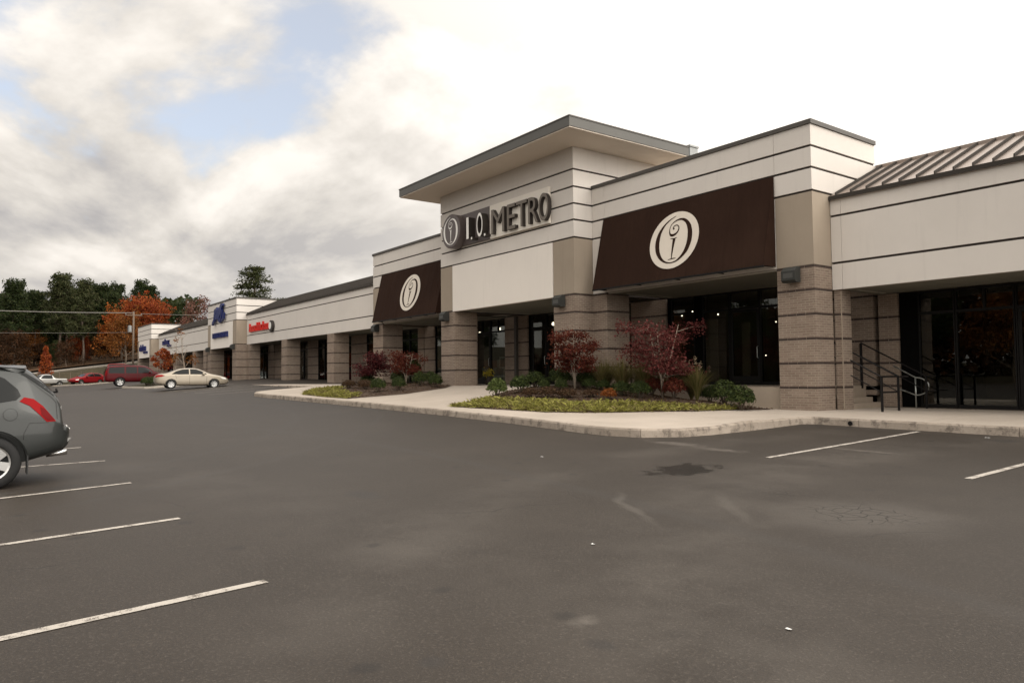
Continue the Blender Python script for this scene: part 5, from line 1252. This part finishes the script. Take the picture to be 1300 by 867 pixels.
def murano_extras(t, bvh, part):
    lid = part('fuel_flap', [(mx_(.79) + .085 * cos(a), 1.09 + .085 * sin(a)) for a in [2 * pi * i / 24 for i in range(24)]], 'y', 1, 'greypaint', off=.007, step=.05)
    ring = [(mx_(.79) + .092 * cos(a), 1.09 + .092 * sin(a)) for a in [2 * pi * i / 24 for i in range(24)]]
    part('flap_gap', ring, 'y', 1, 'plastic', off=.0025, step=.05)
    for sd_ in (1, -1):
        part('lamp_lens', P_((.42, 1.19), (.36, 1.16), (.27, 1.045), (.225, .985), (.32, .985), (.40, 1.07)), 'y', sd_, 'darkred', off=.011)
        part('rear_window_edge', P_((.60, 1.70), (.66, 1.695), (.33, 1.435), (.225, 1.35), (.19, 1.355), (.36, 1.535)), 'y', sd_, 'carglass', off=.006, step=.05)
        seam_line(part, P_((.70, 1.72), (.40, 1.45), (.26, 1.33), (.20, 1.25), (.19, 1.0)), sd_, .004)
        seam_line(part, P_((.62, 1.33), (.60, 1.27)), sd_)
        seam_line(part, P_((.30, .955), (.55, .955), (.62, .80), (.63, .60)), sd_, .004)
        seam_line(part, P_((2.05, 1.15), (2.02, .8), (2.0, .45)), sd_); seam_line(part, P_((3.2, 1.13), (3.2, .45)), sd_)
        part('arch_lip', P_(*[(1.03 + .475 * cos(a), .40 + .475 * sin(a)) for a in [radians(-10 + 200 * i / 20) for i in range(21)]] + [(1.03 + .452 * cos(a), .40 + .452 * sin(a)) for a in [radians(190 - 200 * i / 20) for i in range(21)]]), 'y', sd_, 'greypaint', off=.012, step=.5)
    sp = MB()                                                       # roof spoiler
    n = 10
    for j in range(n + 1):
        y = -.70 + 1.40 * j / n; c = .06 * (abs(y) / .7) ** 2
        sp.v += [(mx_(.95), y, 1.838 - c * .6), (mx_(.57) + c * .8, y, 1.835 - c), (mx_(.55) + c * .8, y, 1.805 - c), (mx_(.68) + c * .5, y, 1.755 - c * .8)]
    sp.f = [(j * 4 + q, j * 4 + 4 + q, j * 4 + 4 + (q + 1) % 4, j * 4 + (q + 1) % 4) for j in range(n) for q in range(4)] + [(3, 2, 1, 0), tuple(n * 4 + q for q in range(4))]; sp.mi = [0] * len(sp.f)
    so_ = bpy.data.objects.new('spoiler', sp.mesh('spoiler', smooth=True)); so_.data.materials.append(M['greypaint']); COL.objects.link(so_); so_.parent = t
    bb = MB(); bb.tube([(mx_(.02), .45, .46), (mx_(.30), .46, .44)], .045, 12); link('exhaust', bb.mesh('exhaust', smooth=True), 'chrome', t)
    bb = MB(); bb.tube([(mx_(.02), -.45, .46), (mx_(.30), -.46, .44)], .045, 12); link('exhaust', bb.mesh('exhaust', smooth=True), 'chrome', t)
    sk = MB()
    for sd_ in (1, -1): sk.prism([(mx_(-.02), .70), (mx_(.03), .70), (mx_(.22), .50), (mx_(.16), .49)], sd_ * .70 - .01, sd_ * .70 + .01, axis='y')
    link('diffuser_fin', sk.mesh('fin'), 'chrome', t)
    wi = MB().tube([(mx_(.20), .0, 1.40), (mx_(.13), .05, 1.40), (mx_(.17), .35, 1.45)], .016, 6); link('wiper', wi.mesh('wiper'), 'black', t)
    bd = MB().box(mx_(.075), mx_(.11), -.16, .16, 1.12, 1.17); link('badge_bar', bd.mesh('badge'), 'chrome', t)
    for sd_ in (1, -1): link('mud_flap', MB().box(mx_(.555), mx_(.575), sd_ * .80 - .13, sd_ * .80 + .13, .20, .48).mesh('flap'), 'plastic', t)
    part('rear_bumper_valance', [(-.75, .52), (.75, .52), (.72, .66), (-.72, .66)], 'x', -1, 'plastic', off=.006)
    part('number_plate', [(-.16, .93), (.16, .93), (.16, 1.06), (-.16, 1.06)], 'x', -1, 'cloth', off=.012)
    part('bumper_glint', [(.55, .83), (.73, .83), (.73, .88), (.55, .88)], 'x', -1, 'whitesign', off=.01)  # glint on the painted bumper put in as a white patch
vehicle('parked_car', 'grey green crossover with red tail lights, parked nose out of frame', 'car', (-14.1, 1.33 - Lm / 2, 0.004), radians(-90), 1., stm, Lm, [mx_(1.03), mx_(3.9)], .392, .975, 'greypaint',
        [P_((.66, 1.36), (.70, 1.46), (.86, 1.62), (1.0, 1.69), (1.9, 1.73), (1.9, 1.20), (1.2, 1.22), (.72, 1.30)), P_((1.98, 1.73), (2.7, 1.71), (3.02, 1.60), (3.02, 1.18), (1.98, 1.20)), P_((3.1, 1.55), (3.55, 1.17), (3.1, 1.18))],
        [('tail_light', P_((.68, 1.28), (.62, 1.34), (.50, 1.31), (.38, 1.20), (.27, 1.05), (.21, .97), (.33, .965), (.42, 1.07), (.55, 1.21)), 'y', 'redlens'), ('head_light', [(.50, .72), (.80, .74), (.78, .86), (.55, .84)], 'x', 'whitesign')],
        murano_extras, .245, 6, rear_glass=[(-.60, 1.32), (.60, 1.32), (.54, 1.70), (-.54, 1.70)], front_glass=[(-.7, 1.2), (.7, 1.2), (.58, 1.72), (-.58, 1.72)])

def side_extras(handles, seams, mirror=None, rack=None, paint='maroon', sillmat=None):
    def ex(t, bvh, part):
        for sd_ in (1, -1):
            for x_, z_ in handles: part('door_handle', [(x_ - .1, z_ - .015), (x_ + .1, z_ - .015), (x_ + .1, z_ + .02), (x_ - .1, z_ + .02)], 'y', sd_, 'plastic' if paint != 'beigepaint' else 'beigepaint', off=.02)
            for sm in seams: seam_line(part, sm, sd_, .008)
            if mirror:
                x_, y_, z_ = mirror
                mm = MB().lathe([(.02, -.12), (.08, -.10), (.10, 0), (.08, .09), (.02, .11)], (x_, 0, 0), 10, 'y'); 
                me = mm.mesh('mirror', smooth=True)
                for v in me.vertices: v.co.y += sd_ * y_; v.co.z += z_
                link('wing_mirror', me, paint, t)
            if rack:
                x0, x1, y_, z_ = rack; rr = MB().tube([(x0, sd_ * y_, z_), (x0 + .1, sd_ * y_, z_ + .07), (x1 - .1, sd_ * y_, z_ + .07), (x1, sd_ * y_, z_)], .02, 6)
                link('roof_rail', rr.mesh('rail'), 'plastic', t)
        if rack:
            x0, x1, y_, z_ = rack
            for q in (.25, .75): link('cross_bar', MB().tube([(lerp(x0, x1, q), -y_, z_ + .08), (lerp(x0, x1, q), y_, z_ + .08)], .018, 6).mesh('bar'), 'plastic', t)
    return ex
# --- beige saloon
Ls = 4.87
def q_(r_): return -Ls / 2 + r_
sts = [(q_(0), .50, .72, .80, .55, .62, .55), (q_(.06), .38, .78, .90, .72, .76, .66), (q_(.2), .30, .86, 1.02, .82, .83, .72), (q_(.5), .24, .92, 1.06, .88, .87, .70), (q_(.85), .22, .95, 1.12, .90, .885, .64), (q_(1.25), .20, .96, 1.30, .905, .885, .60), (q_(1.65), .20, .96, 1.41, .91, .885, .58), (q_(2.2), .19, .95, 1.45, .91, .885, .58), (q_(2.75), .19, .94, 1.42, .91, .885, .57),
       (q_(3.15), .19, .93, 1.27, .91, .885, .60), (q_(3.55), .19, .92, 1.04, .905, .88, .66), (q_(3.9), .20, .88, .97, .90, .87, .66), (q_(4.35), .22, .80, .88, .86, .83, .62), (q_(4.7), .26, .68, .76, .76, .74, .55), (q_(4.85), .34, .56, .63, .60, .60, .45), (q_(4.88), .44, .52, .56, .45, .45, .35)]
def Q_(*p): return [(q_(a), b) for a, b in p]
bx = vehicle('parked_car', 'beige four door saloon parked side on in front of the far wing', 'car', (-55.9, 12.95, g(-55.9, 12.95) + .004), radians(84), .995, sts, Ls, [q_(1.02), q_(3.83)], .325, .91, 'beigepaint',
             [Q_((1.05, 1.02), (1.35, 1.22), (1.75, 1.345), (2.18, 1.375), (2.18, 1.0), (1.5, 1.0)), Q_((2.25, 1.375), (2.65, 1.355), (3.0, 1.23), (3.35, 1.02), (3.3, .985), (2.25, 1.0))],
             [('tail_light', Q_((.08, .82), (.12, .97), (.45, .98), (.62, .92), (.4, .84)), 'y', 'redlens'), ('head_light', Q_((4.25, .78), (4.62, .72), (4.66, .62), (4.4, .66)), 'y', 'whitesign'), ('tail_light', [(.42, .82), (.78, .80), (.76, .94), (.42, .95)], '-x', 'redlens')],
             side_extras([(q_(1.55), .86), (q_(2.55), .85)], [Q_((2.215, 1.0), (2.2, .3)), Q_((1.3, .95), (1.35, .75), (1.2, .5)), Q_((3.35, .95), (3.3, .3))], (q_(3.12), .98, 1.02), None, 'beigepaint'), .2, 7,
             rear_glass=[(-.56, 1.1), (.56, 1.1), (.46, 1.36), (-.46, 1.36)], front_glass=[(-.6, 1.05), (.6, 1.05), (.5, 1.34), (-.5, 1.34)])
# --- maroon wagon
Lw = 5.55
def w_(r_): return -Lw / 2 + r_
stw = [(w_(0), .55, .82, .95, .70, .74, .66), (w_(.06), .45, .95, 1.45, .92, .93, .76), (w_(.22), .42, 1.10, 1.80, .985, .975, .80), (w_(.5), .40, 1.14, 1.88, 1.0, .985, .81), (w_(1.4), .40, 1.14, 1.91, 1.0, .985, .82), (w_(2.5), .40, 1.13, 1.91, 1.0, .985, .82), (w_(3.3), .40, 1.12, 1.87, 1.0, .985, .80), (w_(3.7), .40, 1.12, 1.66, 1.0, .98, .78), (w_(4.1), .40, 1.12, 1.26, 1.0, .98, .84), (w_(4.6), .42, 1.06, 1.18, .99, .95, .80), (w_(5.2), .45, .98, 1.10, .96, .92, .78), (w_(5.46), .50, .82, .98, .86, .84, .70), (w_(5.54), .55, .70, .78, .70, .70, .6)]
def V_(*p): return [(w_(a), b) for a, b in p]
wag_glass = [V_((.30, 1.20), (.36, 1.70), (1.55, 1.76), (1.55, 1.18)), V_((1.68, 1.18), (1.68, 1.76), (2.55, 1.76), (2.55, 1.18)), V_((2.65, 1.18), (2.65, 1.76), (3.25, 1.72), (3.75, 1.40), (3.85, 1.19))]
wag_lights = [('tail_light', V_((.03, 1.0), (.06, 1.45), (.2, 1.45), (.2, 1.0)), 'y', 'darkred'), ('tail_light', [(.78, .95), (.90, .95), (.86, 1.45), (.76, 1.45)], '-x', 'redlens'), ('head_light', [(.5, .85), (.85, .85), (.82, 1.02), (.5, 1.02)], 'x', 'whitesign')]
wag_ex = side_extras([(w_(1.85), 1.05), (w_(2.85), 1.05)], [V_((1.62, 1.15), (1.6, .5)), V_((2.6, 1.15), (2.6, .5)), V_((3.75, 1.12), (3.7, .5))], (w_(3.6), 1.08, 1.25), (w_(.4), w_(2.6), .72, 1.90), 'maroon')
vehicle('parked_car', 'dark maroon sport wagon parked behind the beige saloon', 'car', (-74.8, 12.75, g(-74.8, 12.75) + .004), radians(86), 1.0, stw, Lw, [w_(1.2), w_(4.5)], .40, 1.0, 'maroon', wag_glass, wag_lights, wag_ex, .26, 5,
        rear_glass=[(-.72, 1.22), (.72, 1.22), (.66, 1.72), (-.66, 1.72)], front_glass=[(-.76, 1.2), (.76, 1.2), (.66, 1.74), (-.66, 1.74)])
# --- red wagon on the bank road
vehicle('red_wagon', 'red wagon with roof rails climbing the bank road behind maroon wagon', 'car', (-129.5, 19.9, hill(-129.5, 19.9) - .1), radians(82), .82, [(a, b, c, d * .93, e, f, h_) for a, b, c, d, e, f, h_ in stw], Lw, [w_(1.2), w_(4.5)], .40, 1.0, 'redpaint', [[(a, b * .95) for a, b in q] for q in wag_glass], wag_lights, side_extras([], [], None, (w_(.4), w_(2.9), .72, 1.77), 'redpaint'), .24, 5)
# --- small red hatch and silver pickup across the lot
def hatch(label, loc, rz, paint):
    L_ = 4.1; h_ = lambda r_: -L_ / 2 + r_
    st_ = [(h_(0), .45, .75, .85, .6, .65, .6), (h_(.06), .35, .85, 1.05, .76, .78, .68), (h_(.3), .25, .93, 1.3, .83, .82, .62), (h_(.7), .22, .95, 1.42, .85, .83, .6), (h_(1.5), .2, .94, 1.46, .85, .83, .6), (h_(2.2), .2, .92, 1.38, .85, .83, .58), (h_(2.7), .2, .9, 1.12, .85, .82, .62), (h_(3.05), .22, .87, .95, .84, .8, .64), (h_(3.7), .25, .74, .83, .78, .74, .56), (h_(4.02), .32, .6, .68, .62, .6, .45), (h_(4.1), .42, .52, .56, .45, .45, .35)]
    H_ = lambda *p: [(h_(a), b) for a, b in p]
    vehicle('parked_car', label, 'car', loc, rz, 1.05, st_, L_, [h_(.75), h_(3.3)], .31, .85, paint, [H_((.5, 1.0), (.75, 1.33), (1.5, 1.38), (1.5, .98)), H_((1.56, .98), (1.56, 1.38), (2.15, 1.32), (2.7, .98))],
            [('tail_light', H_((.04, .8), (.1, 1.0), (.3, 1.0), (.3, .85)), 'y', 'redlens'), ('head_light', H_((3.6, .7), (3.95, .62), (3.9, .55), (3.6, .6)), 'y', 'whitesign')], side_extras([(h_(1.75), .85)], [H_((1.53, .98), (1.5, .3))], (h_(2.6), .92, .98), None, paint), .19, 5,
            rear_glass=[(-.52, 1.05), (.52, 1.05), (.46, 1.33), (-.46, 1.33)], front_glass=[(-.6, .98), (.6, .98), (.5, 1.32), (-.5, 1.32)])
hatch('bright red hatchback parked between silver pickup and maroon wagon', (-112.5, 12.9, .96), radians(-60), 'redpaint')
Lp = 5.2
def p_(r_): return -Lp / 2 + r_
stp_ = [(p_(0), .5, .8, .95, .8, .84, .8), (p_(.05), .42, .92, 1.06, .88, .9, .86), (p_(.6), .38, .98, 1.06, .9, .9, .86), (p_(1.75), .36, .98, 1.06, .9, .9, .86), (p_(1.82), .36, .98, 1.35, .9, .88, .72), (p_(1.95), .36, .98, 1.62, .9, .88, .68), (p_(2.9), .36, .98, 1.66, .9, .88, .68), (p_(3.3), .36, .98, 1.48, .9, .88, .68), (p_(3.65), .36, .98, 1.12, .9, .88, .76), (p_(4.3), .38, .92, 1.04, .89, .86, .74), (p_(4.95), .42, .82, .95, .85, .82, .68), (p_(5.18), .5, .66, .75, .7, .7, .6)]
G_ = lambda *p: [(p_(a), b) for a, b in p]
def bed_extra(t, bvh, part):
    part('load_bed', [(p_(.2), -.68), (p_(1.72), -.68), (p_(1.72), .68), (p_(.2), .68)], 'z', 1, 'plastic', off=.006)
vehicle('pickup_truck', 'silver pickup truck parked left of the bright red hatchback', 'pickup truck', (-117.6, 8.6, .72), radians(-68), 1.0, stp_, Lp, [p_(1.1), p_(4.2)], .37, .9, 'silver', [G_((2.0, 1.05), (2.02, 1.52), (2.9, 1.56), (3.2, 1.44), (3.55, 1.06))],
        [('tail_light', G_((.03, .75), (.03, 1.0), (.15, 1.0), (.15, .75)), 'y', 'redlens'), ('head_light', [(.5, .68), (.78, .68), (.76, .86), (.5, .86)], 'x', 'whitesign')], bed_extra, .24, 5, rear_glass=[(-.5, 1.18), (.5, 1.18), (.46, 1.5), (-.46, 1.5)], front_glass=[(-.66, 1.1), (.66, 1.1), (.56, 1.5), (-.56, 1.5)])

# ------------------------------------------------------------------ pole, wires, far fence, litter
po = thing('utility_pole', 'weathered wooden utility pole with a grey transformer near far tower', 'utility pole', (-117, 19.2, 1.2))
MB().tube([(-117, 19.2, 1.), (-117, 19.2, 11.3)], [.15, .11], 10).build('shaft', 'pole', po, smooth=True)
MB().lathe([(.05, 8.3), (.28, 8.35), (.28, 9.2), (.05, 9.3)], (-117.1, 18.75, 0), 12).build('transformer', 'galv', po)
MB().box(-117.06, -116.94, 18.1, 20.3, 10.7, 10.85).build('crossarm', 'pole', po)
for y in (18.2, 20.2): MB().lathe([(.05, 10.85), (.07, 10.95), (.03, 11.02)], (-117, y, 0), 8).build('insulator', 'galv', po)
def wire(label, a, b, sag, r_):
    a, b = Vector(a), Vector(b); n = 20
    pts = [a.lerp(b, i / n) - Vector((0, 0, sag * 4 * (i / n) * (1 - i / n))) for i in range(n + 1)]
    tag(MB().tube(pts, r_, 5).build('overhead_wire', 'wire'), label, 'wire', 'overhead wires on the pole')
wire('thick pale overhead cable crossing in front of the wood', (-117, 19.2, 11.1), (-104, -24, 10.4), .55, .055)
wire('thin overhead wire just above the thick cable', (-117, 20.2, 11.0), (-112, 70, 13), .5, .03)
wire('thin lower overhead wire crossing in front of the pine trunks', (-117, 19.1, 8.3), (-104, -24, 7.3), .4, .018)
fe = thing('bank_fence', 'thin dark post and rail fence along the bottom of the bank', 'fence', (-124.5, 8, 1.))
pb = None
for i in range(22):
    y = -8 + i * 1.35
    if pb is None: pb = MB().box(-124.54, -124.46, y - .04, y + .04, .7, 2.35).build('post', 'pole', fe); y0_ = y
    else: c = pb.copy(); COL.objects.link(c); c.parent = fe; c.location = (0, y - y0_, .025 * i)
for z_ in (1.35, 2.2): MB().tube([(-124.5, -8, z_), (-124.5, 20.4, z_ + .5)], .013, 5).build('rail', 'pole', fe)
ub = thing('utility_box', 'grey steel utility box at the foot of the bank', 'utility box', (-124, 5.4, .9))
MB().box(-124.6, -123.4, 4.2, 6.6, .8, 2.6).build('cabinet', 'galv', ub); MB().box(-124.7, -123.3, 4.1, 6.7, 2.6, 2.7).build('lid', 'galv', ub)
rnd = random.Random(6)
for x, y, s_, l in ((-2.66, 4.04, .018, 'white scrap of paper lying on the near asphalt'), (-5.0, 4.6, .02, 'small pale scrap on the middle of the asphalt'), (-10.2, 8.2, .03, 'tiny pale scrap far out on the asphalt'), (-6.3, 16.6, .05, 'pale scrap near the kerb of the low wing')):
    z_ = g(x, y) + .006; b = MB(); n = 4
    for i in range(n + 1):
        for j in range(n + 1): b.v.append((x + s_ * (i / n - .5) * 2 + .2 * s_ * noise.noise(Vector((j, i, x * 9))), y + s_ * (j / n - .5) * 1.3, z_ + .012 * abs(noise.noise(Vector((i * .9, j * .9, x * 7))))))
    b.f = [(i * (n + 1) + j, (i + 1) * (n + 1) + j, (i + 1) * (n + 1) + j + 1, i * (n + 1) + j + 1) for i in range(n) for j in range(n)]; b.mi = [0] * len(b.f)
    tag(b.build('paper_scrap', 'cloth'), l, 'litter')
